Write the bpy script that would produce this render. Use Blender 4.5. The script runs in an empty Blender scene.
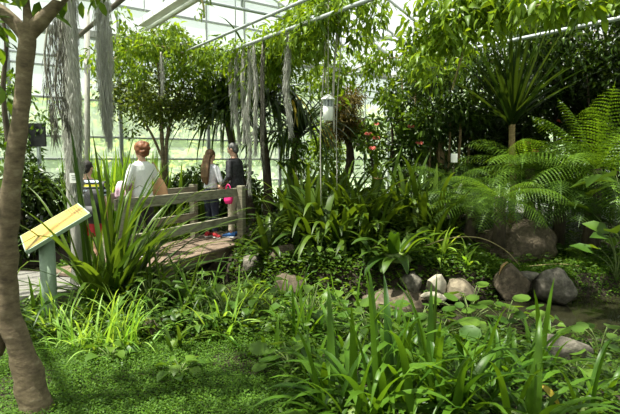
import bpy, bmesh, math, random
import numpy as np
from mathutils import Vector, Matrix, noise, Quaternion

SC = bpy.context.scene
COL = SC.collection
PI = math.pi
UP = Vector((0, 0, 1))

# ------------------------------------------------------------------ camera
F = 500.0
CAMZ = 1.6
PITCH = math.atan((207 - 160) / F)
FW = Vector((0, math.cos(PITCH), -math.sin(PITCH)))
UV = Vector((0, math.sin(PITCH), math.cos(PITCH)))
cd = bpy.data.cameras.new('camera')
cd.sensor_width = 36
cd.lens = F / 620 * 36
cd.clip_end = 300
cam = bpy.data.objects.new('camera', cd)
COL.objects.link(cam)
cam.location = (0, 0, CAMZ)
cam.rotation_euler = (PI / 2 - PITCH, 0, 0)
SC.camera = cam


def at(px, py, Y):
    """the point of the place seen at a pixel, Y metres ahead"""
    d = FW + Vector(((px - 310) / F, 0, 0)) + UV * ((207 - py) / F)
    k = Y / d.y
    return Vector((d.x * k, Y, CAMZ + d.z * k))


# greenhouse axes: A runs along the gable wall, B away along the side wall
def ab(a, b, z=0):
    return Vector((.8 * a - .6 * b, .6 * a + .8 * b, z))


# ------------------------------------------------------------------ materials
MATS = {}


def _nt(name):
    m = bpy.data.materials.new(name)
    m.use_nodes = True
    nt = m.node_tree
    nt.nodes.clear()
    out = nt.nodes.new('ShaderNodeOutputMaterial')
    return m, nt, out


def N(nt, t, **kw):
    n = nt.nodes.new(t)
    for k, v in kw.items():
        if k in n.inputs:
            n.inputs[k].default_value = v
        else:
            setattr(n, k, v)
    return n


def c4(c):
    return (c[0], c[1], c[2], 1)


NOSCALE = ('outer', 'outer_dark', 'yellow', 'greymoss', 'greymoss_dark', 'pink', 'deadleaf', 'lime', 'grass')


def leafmat(name, c1, c2, trans=.35, rough=.42, tcol=None, spec=.26):
    m, nt, out = _nt(name)
    g = N(nt, 'ShaderNodeNewGeometry')
    mx = N(nt, 'ShaderNodeMix', data_type='RGBA')
    if name not in NOSCALE:
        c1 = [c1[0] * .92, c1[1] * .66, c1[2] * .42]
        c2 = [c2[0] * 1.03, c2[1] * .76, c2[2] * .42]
    mx.inputs[6].default_value = c4(c1)
    mx.inputs[7].default_value = c4(c2)
    nt.links.new(g.outputs['Random Per Island'], mx.inputs[0])
    p = N(nt, 'ShaderNodeBsdfPrincipled', Roughness=rough)
    p.inputs['Specular IOR Level'].default_value = spec
    nt.links.new(mx.outputs[2], p.inputs['Base Color'])
    t = N(nt, 'ShaderNodeBsdfTranslucent')
    mul = N(nt, 'ShaderNodeMix', data_type='RGBA', blend_type='MULTIPLY')
    mul.inputs[0].default_value = 1
    mul.inputs[7].default_value = c4(tcol or (2.0, 1.7, .7))
    nt.links.new(mx.outputs[2], mul.inputs[6])
    nt.links.new(mul.outputs[2], t.inputs['Color'])
    ms = N(nt, 'ShaderNodeMixShader')
    ms.inputs[0].default_value = trans
    nt.links.new(p.outputs[0], ms.inputs[1])
    nt.links.new(t.outputs[0], ms.inputs[2])
    nt.links.new(ms.outputs[0], out.inputs[0])
    MATS[name] = m
    return m


def noisemat(name, c1, c2, scale=8, rough=.8, bump=.3, detail=6, stretch=(1, 1, 1), spec=.3, c3=None, metallic=0):
    m, nt, out = _nt(name)
    tc = N(nt, 'ShaderNodeTexCoord')
    mp = N(nt, 'ShaderNodeMapping')
    mp.inputs['Scale'].default_value = stretch
    nt.links.new(tc.outputs['Object'], mp.inputs[0])
    nz = N(nt, 'ShaderNodeTexNoise', Scale=scale, Detail=detail, Roughness=.65)
    nt.links.new(mp.outputs[0], nz.inputs['Vector'])
    cr = N(nt, 'ShaderNodeValToRGB')
    cr.color_ramp.elements[0].position = .32
    cr.color_ramp.elements[1].position = .68
    cr.color_ramp.elements[0].color = c4(c1)
    cr.color_ramp.elements[1].color = c4(c2)
    if c3:
        e = cr.color_ramp.elements.new(.58)
        e.color = c4(c2)
        cr.color_ramp.elements[2].color = c4(c3)
        cr.color_ramp.elements[2].position = .72
    nt.links.new(nz.outputs[0], cr.inputs[0])
    p = N(nt, 'ShaderNodeBsdfPrincipled', Roughness=rough, Metallic=metallic)
    p.inputs['Specular IOR Level'].default_value = spec
    nt.links.new(cr.outputs[0], p.inputs['Base Color'])
    if bump:
        bp = N(nt, 'ShaderNodeBump', Strength=bump, Distance=.02)
        nt.links.new(nz.outputs[0], bp.inputs['Height'])
        nt.links.new(bp.outputs[0], p.inputs['Normal'])
    nt.links.new(p.outputs[0], out.inputs[0])
    MATS[name] = m
    return m


def plain(name, c, rough=.6, spec=.4, metallic=0):
    m, nt, out = _nt(name)
    p = N(nt, 'ShaderNodeBsdfPrincipled', Roughness=rough, Metallic=metallic)
    p.inputs['Base Color'].default_value = c4(c)
    p.inputs['Specular IOR Level'].default_value = spec
    nt.links.new(p.outputs[0], out.inputs[0])
    MATS[name] = m
    return m


def glassmat(name, haze=.16, tint=(.93, .97, .94)):
    m, nt, out = _nt(name)
    tr = N(nt, 'ShaderNodeBsdfTransparent')
    tr.inputs[0].default_value = c4(tint)
    df = N(nt, 'ShaderNodeBsdfTranslucent')
    df.inputs[0].default_value = (.85, .9, .88, 1)
    gl = N(nt, 'ShaderNodeBsdfGlossy', Roughness=.08)
    m1 = N(nt, 'ShaderNodeMixShader')
    m1.inputs[0].default_value = haze
    nt.links.new(tr.outputs[0], m1.inputs[1])
    nt.links.new(df.outputs[0], m1.inputs[2])
    m2 = N(nt, 'ShaderNodeMixShader')
    m2.inputs[0].default_value = .05
    nt.links.new(m1.outputs[0], m2.inputs[1])
    nt.links.new(gl.outputs[0], m2.inputs[2])
    nt.links.new(m2.outputs[0], out.inputs[0])
    MATS[name] = m
    return m


# leaves
leafmat('vine', (.075, .20, .022), (.16, .34, .04), .45, .4)
leafmat('vine_dark', (.035, .11, .016), (.085, .21, .03), .4, .4)
leafmat('ficus', (.035, .085, .018), (.10, .19, .035), .4, .4)
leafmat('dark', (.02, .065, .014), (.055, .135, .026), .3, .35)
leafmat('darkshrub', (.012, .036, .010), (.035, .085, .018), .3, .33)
leafmat('clivia', (.028, .085, .014), (.075, .17, .025), .34, .42, spec=.22)
leafmat('crinum', (.025, .085, .018), (.075, .17, .035), .38, .36)
leafmat('strap', (.03, .12, .016), (.085, .235, .03), .42, .38)
leafmat('grass', (.12, .27, .035), (.28, .42, .09), .42, .42)
leafmat('lime', (.14, .29, .03), (.28, .42, .06), .48, .45)
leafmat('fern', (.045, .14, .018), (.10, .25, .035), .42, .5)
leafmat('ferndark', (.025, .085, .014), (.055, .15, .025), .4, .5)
leafmat('round', (.045, .15, .03), (.10, .235, .05), .38, .4)
leafmat('moss', (.03, .115, .010), (.085, .235, .024), .35, .6)
leafmat('weed', (.026, .095, .014), (.075, .185, .028), .4, .45)
leafmat('brownfine', (.07, .09, .03), (.15, .15, .05), .4, .6)
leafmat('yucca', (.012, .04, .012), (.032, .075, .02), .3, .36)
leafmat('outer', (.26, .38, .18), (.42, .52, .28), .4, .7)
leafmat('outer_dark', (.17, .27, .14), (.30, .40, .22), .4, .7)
leafmat('yellow', (.35, .26, .04), (.5, .4, .06), .4, .5)
leafmat('deadleaf', (.22, .13, .06), (.34, .24, .12), .25, .7)
leafmat('greymoss', (.30, .30, .27), (.52, .52, .47), .3, .9, (1.1, 1.1, 1.05), .1)
leafmat('greymoss_dark', (.08, .075, .06), (.19, .18, .15), .25, .9, (1.1, 1.1, 1.05), .1)
leafmat('pink', (.65, .10, .10), (.75, .25, .18), .35, .6, (1.2, 1, 1))
# solids
noisemat('bark', (.065, .048, .028), (.15, .115, .068), 13, .85, .35, stretch=(1, 1, 2), c3=(.21, .175, .115))
noisemat('barkdark', (.035, .026, .018), (.09, .07, .045), 18, .9, .6, stretch=(1, 1, .4))
noisemat('barktan', (.16, .11, .05), (.32, .23, .11), 20, .8, .5, stretch=(1, 1, 2))
noisemat('stemgreen', (.07, .12, .03), (.16, .20, .06), 14, .6, .2)
noisemat('liana', (.22, .19, .08), (.36, .30, .14), 18, .7, .3)
noisemat('soil', (.012, .009, .006), (.038, .028, .018), 9, .95, .8)
noisemat('pathmat', (.10, .095, .085), (.19, .18, .16), 14, .9, .3)
noisemat('earthpath', (.12, .085, .06), (.21, .16, .11), 10, .9, .4)
noisemat('deckwood', (.10, .07, .05), (.20, .145, .105), 7, .75, .3, stretch=(1, 1, 1))
noisemat('railwood', (.12, .11, .075), (.27, .25, .18), 10, .8, .3, stretch=(.6, .6, 3), c3=(.24, .27, .16))
noisemat('postwood', (.22, .215, .19), (.40, .385, .34), 12, .9, .5, stretch=(3, 3, .5))
noisemat('rock', (.05, .045, .035), (.14, .125, .10), 14, .9, 1.0, c3=(.24, .22, .185), detail=10)
noisemat('rockbrown', (.035, .027, .018), (.10, .078, .052), 14, .9, 1.0, c3=(.18, .145, .10), detail=10)
noisemat('rockpale', (.20, .175, .13), (.36, .33, .26), 9, .85, .4)
noisemat('rocktan', (.10, .08, .055), (.24, .20, .14), 14, .9, .8)
noisemat('steel', (.33, .36, .37), (.46, .49, .50), 5, .5, 0, metallic=.3)
noisemat('alu', (.30, .32, .30), (.42, .44, .42), 4, .5, 0)
noisemat('plinth', (.28, .28, .26), (.40, .40, .37), 6, .9, .2)
noisemat('lawnmat', (.16, .24, .11), (.27, .35, .18), .8, .95, .2)
noisemat('hillmat', (.30, .42, .30), (.42, .52, .38), .3, .95, 0)
noisemat('signboard', (.33, .21, .045), (.43, .295, .085), 5, .45, 0)
plain('signprint', (.20, .12, .03), .6)
noisemat('signsteel', (.20, .27, .20), (.30, .37, .28), 6, .55, 0)
plain('white', (.80, .80, .77), .5)
plain('tagprint', (.25, .25, .25), .6)
plain('black', (.012, .012, .013), .6)
plain('lamptube', (.85, .87, .86), .4)
plain('rope', (.36, .34, .29), .9)
plain('skin', (.56, .33, .23), .55)
plain('eyewhite', (.8, .8, .78), .3)
plain('lips', (.42, .14, .11), .5)
noisemat('hair_red', (.10, .035, .014), (.22, .08, .03), 30, .5, .5, stretch=(1, 1, .2))
noisemat('hair_brown', (.06, .032, .016), (.15, .085, .04), 30, .45, .5, stretch=(1, 1, .15))
noisemat('hair_grey', (.05, .05, .05), (.15, .145, .14), 40, .6, .5)
noisemat('hair_dark', (.012, .010, .009), (.03, .024, .02), 40, .6, .5)
noisemat('knit', (.66, .68, .68), (.78, .79, .78), 60, .9, .3)
noisemat('navy', (.012, .015, .028), (.03, .036, .06), 30, .85, .2)
noisemat('trouser_dark', (.016, .014, .02), (.035, .03, .04), 30, .85, .2)
noisemat('beige', (.42, .37, .28), (.56, .50, .40), 20, .85, .2)
noisemat('jacket', (.012, .012, .014), (.05, .05, .056), 25, .7, .2)
noisemat('top_grey', (.42, .43, .47), (.70, .70, .74), 22, .85, .1)
plain('bagtan', (.50, .27, .14), .6)
plain('bagpink', (.75, .03, .20), .5)
plain('lilac', (.60, .42, .52), .8)
plain('shirtpink', (.7, .12, .12), .7)
plain('redcloth', (.42, .025, .03), .8)
plain('shoe_red', (.55, .04, .05), .5)
plain('shoe_blue', (.04, .16, .48), .5)
plain('sole', (.78, .78, .76), .5)
glassmat('glass', .45)
glassmat('roofglass', .12)


def stripes_mat():
    m, nt, out = _nt('stripes')
    tc = N(nt, 'ShaderNodeTexCoord')
    sp = N(nt, 'ShaderNodeSeparateXYZ')
    nt.links.new(tc.outputs['Object'], sp.inputs[0])
    mu = N(nt, 'ShaderNodeMath', operation='MULTIPLY')
    mu.inputs[1].default_value = 17
    nt.links.new(sp.outputs[2], mu.inputs[0])
    fr = N(nt, 'ShaderNodeMath', operation='FRACT')
    nt.links.new(mu.outputs[0], fr.inputs[0])
    gt = N(nt, 'ShaderNodeMath', operation='GREATER_THAN')
    gt.inputs[1].default_value = .45
    nt.links.new(fr.outputs[0], gt.inputs[0])
    mx = N(nt, 'ShaderNodeMix', data_type='RGBA')
    mx.inputs[6].default_value = (.55, .62, .72, 1)
    mx.inputs[7].default_value = (.012, .014, .022, 1)
    nt.links.new(gt.outputs[0], mx.inputs[0])
    # yellow stripe across the shoulders
    g1 = N(nt, 'ShaderNodeMath', operation='COMPARE')
    g1.inputs[1].default_value = 1.135
    g1.inputs[2].default_value = .014
    nt.links.new(sp.outputs[2], g1.inputs[0])
    m2 = N(nt, 'ShaderNodeMix', data_type='RGBA')
    m2.inputs[7].default_value = (.62, .55, .03, 1)
    nt.links.new(mx.outputs[2], m2.inputs[6])
    nt.links.new(g1.outputs[0], m2.inputs[0])
    p = N(nt, 'ShaderNodeBsdfPrincipled', Roughness=.85)
    nt.links.new(m2.outputs[2], p.inputs['Base Color'])
    nt.links.new(p.outputs[0], out.inputs[0])
    MATS['stripes'] = m


stripes_mat()


def water_mat():
    m, nt, out = _nt('water')
    tc = N(nt, 'ShaderNodeTexCoord')
    nz = N(nt, 'ShaderNodeTexNoise', Scale=9, Detail=3)
    nt.links.new(tc.outputs['Object'], nz.inputs['Vector'])
    bp = N(nt, 'ShaderNodeBump', Strength=.12, Distance=.02)
    nt.links.new(nz.outputs[0], bp.inputs['Height'])
    p = N(nt, 'ShaderNodeBsdfPrincipled', Roughness=.07)
    p.inputs['Base Color'].default_value = (.016, .016, .008, 1)
    nt.links.new(bp.outputs[0], p.inputs['Normal'])
    nt.links.new(p.outputs[0], out.inputs[0])
    MATS['water'] = m


water_mat()


# ------------------------------------------------------------------ objects
def link(name, me, mat, parent=None, loc=None):
    o = bpy.data.objects.new(name, me)
    COL.objects.link(o)
    if mat is not None and len(me.materials) == 0:
        me.materials.append(MATS[mat] if isinstance(mat, str) else mat)
    if parent is not None:
        o.parent = parent
    if loc is not None:
        o.location = loc
    return o


def tag(o, label, cat, group=None, kind=None):
    if label:
        o['label'] = label
    if cat:
        o['category'] = cat
    if group:
        o['group'] = group
    if kind:
        o['kind'] = kind
    return o


def thing(name, label, cat, loc=(0, 0, 0), group=None, rz=0):
    o = bpy.data.objects.new(name, None)
    o.empty_display_size = .1
    COL.objects.link(o)
    o.location = loc
    o.rotation_euler = (0, 0, rz)
    return tag(o, label, cat, group)


def struct(o, label=None):
    o['kind'] = 'structure'
    if label:
        o['label'] = label
    return o


def pymesh(name, V, Fc, smooth=False):
    me = bpy.data.meshes.new(name)
    me.from_pydata([tuple(v) for v in V], [], Fc)
    if smooth:
        me.polygons.foreach_set('use_smooth', [True] * len(me.polygons))
    me.update()
    return me


def npmesh(name, V, tris=None, quads=None, smooth=True):
    """V (n,3) array; tris (m,3), quads (k,4)"""
    me = bpy.data.meshes.new(name)
    V = np.asarray(V, dtype=np.float32)
    me.vertices.add(len(V))
    me.vertices.foreach_set('co', V.ravel())
    idx, start, tot = [], [], []
    s = 0
    for arr, k in ((tris, 3), (quads, 4)):
        if arr is None or len(arr) == 0:
            continue
        arr = np.asarray(arr, dtype=np.int32)
        idx.append(arr.ravel())
        start.append(s + np.arange(len(arr)) * k)
        s += len(arr) * k
    idx = np.concatenate(idx)
    start = np.concatenate(start).astype(np.int32)
    me.loops.add(len(idx))
    me.loops.foreach_set('vertex_index', idx)
    me.polygons.add(len(start))
    me.polygons.foreach_set('loop_start', start)
    if smooth:
        me.polygons.foreach_set('use_smooth', np.ones(len(start), dtype=bool))
    me.update(calc_edges=True)
    me.validate()
    return me


class MB:
    """collects shapes into one mesh"""

    def __init__(s):
        s.v, s.f = [], []

    def add(s, V, Fc):
        b = len(s.v)
        s.v.extend(V)
        s.f.extend([tuple(i + b for i in f) for f in Fc])

    def box(s, c, size, rz=0, M=None):
        hx, hy, hz = size[0] / 2, size[1] / 2, size[2] / 2
        R = M if M is not None else Matrix.Rotation(rz, 3, 'Z')
        V = [Vector(c) + R @ Vector((x * hx, y * hy, z * hz)) for z in (-1, 1) for y in (-1, 1) for x in (-1, 1)]
        s.add(V, [(0, 2, 3, 1), (4, 5, 7, 6), (0, 1, 5, 4), (2, 6, 7, 3), (0, 4, 6, 2), (1, 3, 7, 5)])

    def bar(s, p, q, w, h, up=UP):
        """rectangular beam from p to q, w across, h along up"""
        p, q = Vector(p), Vector(q)
        d = (q - p).normalized()
        sd = d.cross(up).normalized()
        u = sd.cross(d)
        V = [e + sd * (x * w / 2) + u * (y * h / 2) for e in (p, q) for (x, y) in ((-1, -1), (1, -1), (1, 1), (-1, 1))]
        s.add(V, [(3, 2, 1, 0), (4, 5, 6, 7), (0, 1, 5, 4), (1, 2, 6, 5), (2, 3, 7, 6), (3, 0, 4, 7)])

    def tube(s, pts, rad, n=10, flat=1.0, wob=0, seed=0, side=None):
        pts = [Vector(p) for p in pts]
        m = len(pts)
        if not hasattr(rad, '__len__'):
            rad = [rad] * m
        d0 = (pts[1] - pts[0]).normalized()
        ref = Vector(side) if side is not None else (Vector((1, 0, 0)) if abs(d0.x) < .8 else Vector((0, 1, 0)))
        V = []
        for i, p in enumerate(pts):
            d = (pts[min(i + 1, m - 1)] - pts[max(i - 1, 0)]).normalized()
            a = (ref - d * ref.dot(d))
            a = a.normalized() if a.length > 1e-6 else d.orthogonal().normalized()
            ref = a
            b = d.cross(a)
            r = rad[i]
            ra, rb = (r if hasattr(r, '__len__') else (r, r * flat))
            for k in range(n):
                t = 2 * PI * k / n
                q = p + a * (ra * math.cos(t)) + b * (rb * math.sin(t))
                if wob:
                    q += (q - p) * wob * noise.noise(q * 9 + Vector((seed, 0, 0)))
                V.append(q)
        Fc = []
        for i in range(m - 1):
            for k in range(n):
                k2 = (k + 1) % n
                Fc.append((i * n + k, i * n + k2, (i + 1) * n + k2, (i + 1) * n + k))
        V.append(pts[0])
        V.append(pts[-1])
        for k in range(n):
            Fc.append((m * n, (k + 1) % n, k))
            Fc.append((m * n + 1, (m - 1) * n + k, (m - 1) * n + (k + 1) % n))
        s.add(V, Fc)

    def ball(s, c, r, nu=16, nv=10, M=None):
        r = r if hasattr(r, '__len__') else (r, r, r)
        c = Vector(c)
        V = [Vector((0, 0, -r[2]))]
        for j in range(1, nv):
            ph = -PI / 2 + PI * j / nv
            for i in range(nu):
                th = 2 * PI * i / nu
                V.append(Vector((r[0] * math.cos(ph) * math.cos(th), r[1] * math.cos(ph) * math.sin(th), r[2] * math.sin(ph))))
        V.append(Vector((0, 0, r[2])))
        if M is not None:
            V = [M @ v for v in V]
        V = [v + c for v in V]
        Fc = [(0, 1 + (i + 1) % nu, 1 + i) for i in range(nu)]
        for j in range(nv - 2):
            for i in range(nu):
                i2 = (i + 1) % nu
                a = 1 + j * nu
                Fc.append((a + i, a + i2, a + nu + i2, a + nu + i))
        t = len(V) - 1
        a = 1 + (nv - 2) * nu
        Fc += [(a + i, a + (i + 1) % nu, t) for i in range(nu)]
        s.add(V, Fc)

    def build(s, name, mat, parent=None, smooth=False, loc=None, bevel=0):
        o = link(name, pymesh(name, s.v, s.f, smooth), mat, parent, loc)
        if bevel:
            md = o.modifiers.new('bevel', 'BEVEL')
            md.width = bevel
            md.segments = 2
        return o


def smooth_path(pts, k=5):
    """Catmull-Rom through points"""
    P = [Vector(p) for p in pts]
    P = [P[0] * 2 - P[1]] + P + [P[-1] * 2 - P[-2]]
    out = []
    for i in range(1, len(P) - 2):
        for j in range(k):
            t = j / k
            a, b, c, d = P[i - 1], P[i], P[i + 1], P[i + 2]
            out.append(.5 * ((2 * b) + (c - a) * t + (2 * a - 5 * b + 4 * c - d) * t * t + (3 * b - a - 3 * c + d) * t ** 3))
    out.append(P[-2])
    return out


def lerp_list(vals, n):
    xs = np.linspace(0, len(vals) - 1, n)
    return list(np.interp(xs, range(len(vals)), vals))


# leaf outlines: (along, across, up) with faces
def oval_t(wmid=.5, w2=.4, fold=.16, curl=.12):
    V = [(0, 0, 0), (.33, wmid, fold), (.33, 0, 0), (.33, -wmid, fold), (.7, w2, fold - curl), (.7, 0, -curl), (.7, -w2, fold - curl), (1, 0, -curl * 2.6)]
    return np.array(V), [(0, 2, 1), (0, 3, 2), (4, 5, 7), (5, 6, 7)], [(1, 2, 5, 4), (2, 3, 6, 5)]


OVAL = oval_t()
LANCE = oval_t(.5, .3, .2, .5)
DIAM = (np.array([(0, 0, 0), (.45, .5, .12), (1, 0, -.1), (.45, -.5, .12)]), [(0, 1, 2), (0, 2, 3)], [])
_r = [(.5 - .5 * math.cos(t * PI / 4 + PI / 8) - (.0 if t else .0), .55 * math.sin(t * PI / 4 + PI / 8), .05) for t in range(8)]
ROUND = (np.array([(.45, 0, -.05)] + [(r[0], r[1], r[2]) for r in _r]), [(0, 1 + (k + 1) % 8, 1 + k) for k in range(8)], [])


def leafcloud(name, P, D, Nn, L, Wd, tmpl):
    """P,D,Nn (n,3); L,Wd (n,) -> mesh of leaves"""
    P, D, Nn = (np.asarray(x, float) for x in (P, D, Nn))
    D = D / (np.linalg.norm(D, axis=1, keepdims=True) + 1e-9)
    S = np.cross(D, Nn)
    S /= np.linalg.norm(S, axis=1, keepdims=True) + 1e-9
    U = np.cross(S, D)
    T, tr, qd = tmpl
    n, k = len(P), len(T)
    V = P[:, None, :] + D[:, None, :] * (T[None, :, 0:1] * L[:, None, None]) + S[:, None, :] * (T[None, :, 1:2] * Wd[:, None, None]) + U[:, None, :] * (T[None, :, 2:3] * Wd[:, None, None])
    off = (np.arange(n) * k)[:, None, None]
    tris = (np.array(tr)[None] + off).reshape(-1, 3) if len(tr) else None
    quads = (np.array(qd)[None] + off).reshape(-1, 4) if len(qd) else None
    return npmesh(name, V.reshape(-1, 3), tris, quads)


def clump_leaves(rng, centres, radii, n, droop=.3, out=1.0):
    """leaves gathered in clumps"""
    C = np.asarray([tuple(c) for c in centres])
    R = np.asarray(radii)
    w = R ** 2
    k = rng.choice(len(C), n, p=w / w.sum())
    d = rng.normal(size=(n, 3))
    d /= np.linalg.norm(d, axis=1, keepdims=True)
    r = rng.random(n) ** .45
    P = C[k] + d * (r * R[k])[:, None]
    D = d * out + rng.normal(size=(n, 3)) * .6
    D[:, 2] -= droop
    Nn = rng.normal(size=(n, 3)) * .55
    Nn[:, 2] += 1
    return P, D, Nn


def crown_clumps(rnd, c, r, k, size, shell=.5):
    out = []
    c = Vector(c)
    for _ in range(k):
        while True:
            v = Vector((rnd.uniform(-1, 1), rnd.uniform(-1, 1), rnd.uniform(-1, 1)))
            if shell < v.length <= 1:
                break
        out.append((c + Vector((v.x * r[0], v.y * r[1], v.z * r[2])), size * rnd.uniform(.7, 1.3)))
    return out


SEED = [100]


def nseed():
    SEED[0] += 1
    return SEED[0]


def tree(name, label, cat, base, trunk, rad, crowns, leaf, nleaf, L, Wd, tmpl=OVAL, bark='bark', droop=.3, group=None,
         stems=(), branches=10, rel=True):
    """trunk: list of world points, crowns: list of (centre, radius)"""
    sd = nseed()
    rng = np.random.default_rng(sd)
    rnd = random.Random(sd)
    base = Vector(base)
    t = thing(name, label, cat, base, group)
    if trunk:
        pts = smooth_path([Vector(p) - base for p in trunk], 6)
        mb = MB()
        mb.tube(pts, lerp_list(rad, len(pts)), 10, wob=.25, seed=sd)
        mb.build('trunk', bark, t, True)
        for st in stems:
            p2 = smooth_path([Vector(p) - base for p in st[0]], 5)
            mb = MB()
            mb.tube(p2, lerp_list(st[1], len(p2)), 7, wob=.2, seed=sd)
            mb.build('stem', bark, t, True)
        far = sorted(crowns, key=lambda c: -c[1])[:branches]
        for (c, r) in far:
            c = c - base
            q = min(pts[len(pts) // 3:], key=lambda p: (p - c).length + .35 * abs(p.z - c.z) + max(0, p.z - c.z))
            mid = (q + c) / 2 + Vector((rnd.uniform(-.1, .1), rnd.uniform(-.1, .1), rnd.uniform(0, .15)))
            p3 = smooth_path([q, mid, c], 4)
            mb = MB()
            rr = rad[-1] * .55
            mb.tube(p3, lerp_list([rr, rr * .3], len(p3)), 6)
            mb.build('branch', bark, t, True)
    C = [c - base for c, _ in crowns]
    P, D, Nn = clump_leaves(rng, C, [r for _, r in crowns], nleaf, droop)
    Ls = rng.uniform(L * .65, L * 1.25, nleaf)
    link('foliage', leafcloud('foliage', P, D, Nn, Ls, Ls * (Wd / L), tmpl), leaf, t)
    return t


# ------------------------------------------------------------------ blades
def blade(V, Fc, p, az, el, L, W, droop=1.0, nseg=9, fold=.18, tip=1.6, twist=0.0, base_w=.55, kink=None):
    """curved strap leaf appended to V, Fc"""
    p = Vector(p)
    h = Vector((math.cos(az), math.sin(az), 0))
    d = h * math.cos(el) + UP * math.sin(el)
    s0 = Vector((-math.sin(az), math.cos(az), 0))
    b = len(V)
    step = L / nseg
    for i in range(nseg + 1):
        t = i / nseg
        w = W * min(1, base_w + t * 2.2) * max(0.02, 1 - t ** tip) ** .75
        s = s0
        if twist:
            s = Quaternion(d, twist * t) @ s0
        nn = s.cross(d).normalized()
        if nn.z < 0:
            nn = -nn
        V.append(p + s * (w / 2) + nn * (fold * w))
        V.append(p)
        V.append(p - s * (w / 2) + nn * (fold * w))
        p = p + d * step
        kk = droop * step / max(L, .01) * (0.35 + 1.7 * t)
        if kink and t > kink:
            kk *= 3
        d = (d + Vector((0, 0, -1)) * kk).normalized()
    for i in range(nseg):
        a = b + i * 3
        Fc.append((a, a + 3, a + 4, a + 1))
        Fc.append((a + 1, a + 4, a + 5, a + 2))


def strap_plant(name, label, base, n, L, W, leaf, cat='plant', group=None, el=(.7, 1.45), droop=1.2, spread=.06, azr=(0, 2 * PI),
                tip=1.8, fold=.16, twist=.3, stalk=False, kink=0, az_bias=None):
    sd = nseed()
    r = random.Random(sd)
    V, Fc = [], []
    for i in range(n):
        az = r.uniform(*azr) if az_bias is None or r.random() > .5 else r.gauss(az_bias, .5)
        k = r.random()
        e = el[0] + (el[1] - el[0]) * k
        p = Vector((r.gauss(0, spread), r.gauss(0, spread), -.03)) + Vector((math.cos(az), math.sin(az), 0)) * spread * .5
        l = r.uniform(*L) * (.75 + .25 * k)
        blade(V, Fc, p, az, e, l, W * r.uniform(.7, 1.2), droop * r.uniform(.6, 1.4), 9, fold, tip, r.uniform(-twist, twist),
              kink=(r.uniform(.45, .8) if r.random() < kink else None))
    t = thing(name, label, cat, base, group)
    link('foliage', pymesh('foliage', V, Fc, True), leaf, t)
    mb = MB()
    q = W * 1.1 + .008
    mb.tube([(0, 0, -.05), (0, 0, .03), (0, 0, .05 + L[1] * .03)], [q * 1.3, q, q * .5], 8)
    mb.build('crown_base', 'stemgreen', t, True)
    return t


def leafy_plant(name, label, base, n, h, L, Wd, leaf, cat='plant', group=None, tmpl=OVAL, spread=.25, droop=.35, stalks=True, up=.6):
    """stalked broad leaves rising from one root"""
    sd = nseed()
    r = random.Random(sd)
    P, D, Nn = [], [], []
    t = thing(name, label, cat, base, group)
    mb = MB()
    for i in range(n):
        az = 2 * PI * i * .381966 + r.uniform(-.4, .4)
        k = math.sqrt((i + .5) / n)
        hh = h * (1.05 - .65 * k * k) * r.uniform(.75, 1.15)
        e = Vector((math.cos(az) * spread * k, math.sin(az) * spread * k, hh))
        if stalks:
            pp = smooth_path([Vector((0, 0, -.03)), Vector((e.x * .35, e.y * .35, hh * .6)), e], 3)
            mb.tube(pp, lerp_list([.008, .004], len(pp)), 5)
        P.append(tuple(e))
        o = Vector((math.cos(az), math.sin(az), up - droop * 1.5 * r.random()))
        D.append(tuple(o))
        Nn.append((math.cos(az) * .45 + r.gauss(0, .25), math.sin(az) * .45 + r.gauss(0, .25), 1))
    Ls = np.array([L * r.uniform(.65, 1.2) for _ in range(n)])
    link('foliage', leafcloud('foliage', P, D, Nn, Ls, Ls * (Wd / L), tmpl), leaf, t)
    if stalks:
        mb.build('stem', 'stemgreen', t, True)
    return t


# ------------------------------------------------------------------ ferns
def frond_mesh(L, npair, pin, droop, el, seed, npin=9):
    r = random.Random(seed)
    V, Fc = [], []
    p = Vector((0, 0, 0))
    d = Vector((math.cos(el), 0, math.sin(el)))
    step = L / npair
    ctr = []
    for i in range(npair + 1):
        ctr.append((p.copy(), d.copy()))
        p = p + d * step
        d = (d + Vector((0, 0, -1)) * droop * step / L * (.4 + 1.6 * i / npair)).normalized()
    # rachis
    for i in range(npair):
        (a, da), (c, dc) = ctr[i], ctr[i + 1]
        w = .009 * (1 - .8 * i / npair)
        b = len(V)
        V += [a + Vector((0, w, 0)), a + Vector((0, -w, 0)), c + Vector((0, -w, 0)), c + Vector((0, w, 0))]
        Fc.append((b, b + 1, b + 2, b + 3))
    for i in range(2, npair):
        a, da = ctr[i]
        t = i / npair
        ln = pin * (math.sin(PI * min(1, .12 + t * .95)) ** .7) * r.uniform(.9, 1.08)
        nrm = Vector((0, 1, 0)).cross(da)
        if nrm.z < 0:
            nrm = -nrm
        for sgn in (1, -1):
            q = a.copy()
            e = (Vector((0, sgn, 0)) + da * .45 - nrm * .12).normalized()
            st = ln / npin
            for j in range(npin):
                u = j / npin
                f2 = (da - e * da.dot(e)).normalized()
                w = step * .40 * (1 - u * .85)
                b = len(V)
                V += [q, q + e * st * .55 + f2 * w, q + e * st * 1.02, q + e * st * .55 - f2 * w * .9]
                Fc.append((b, b + 1, b + 2, b + 3))
                q = q + e * st
                e = (e - nrm * .04 - UP * .045).normalized()
    me = pymesh('frond', V, Fc, True)
    return me


FR = {}


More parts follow.
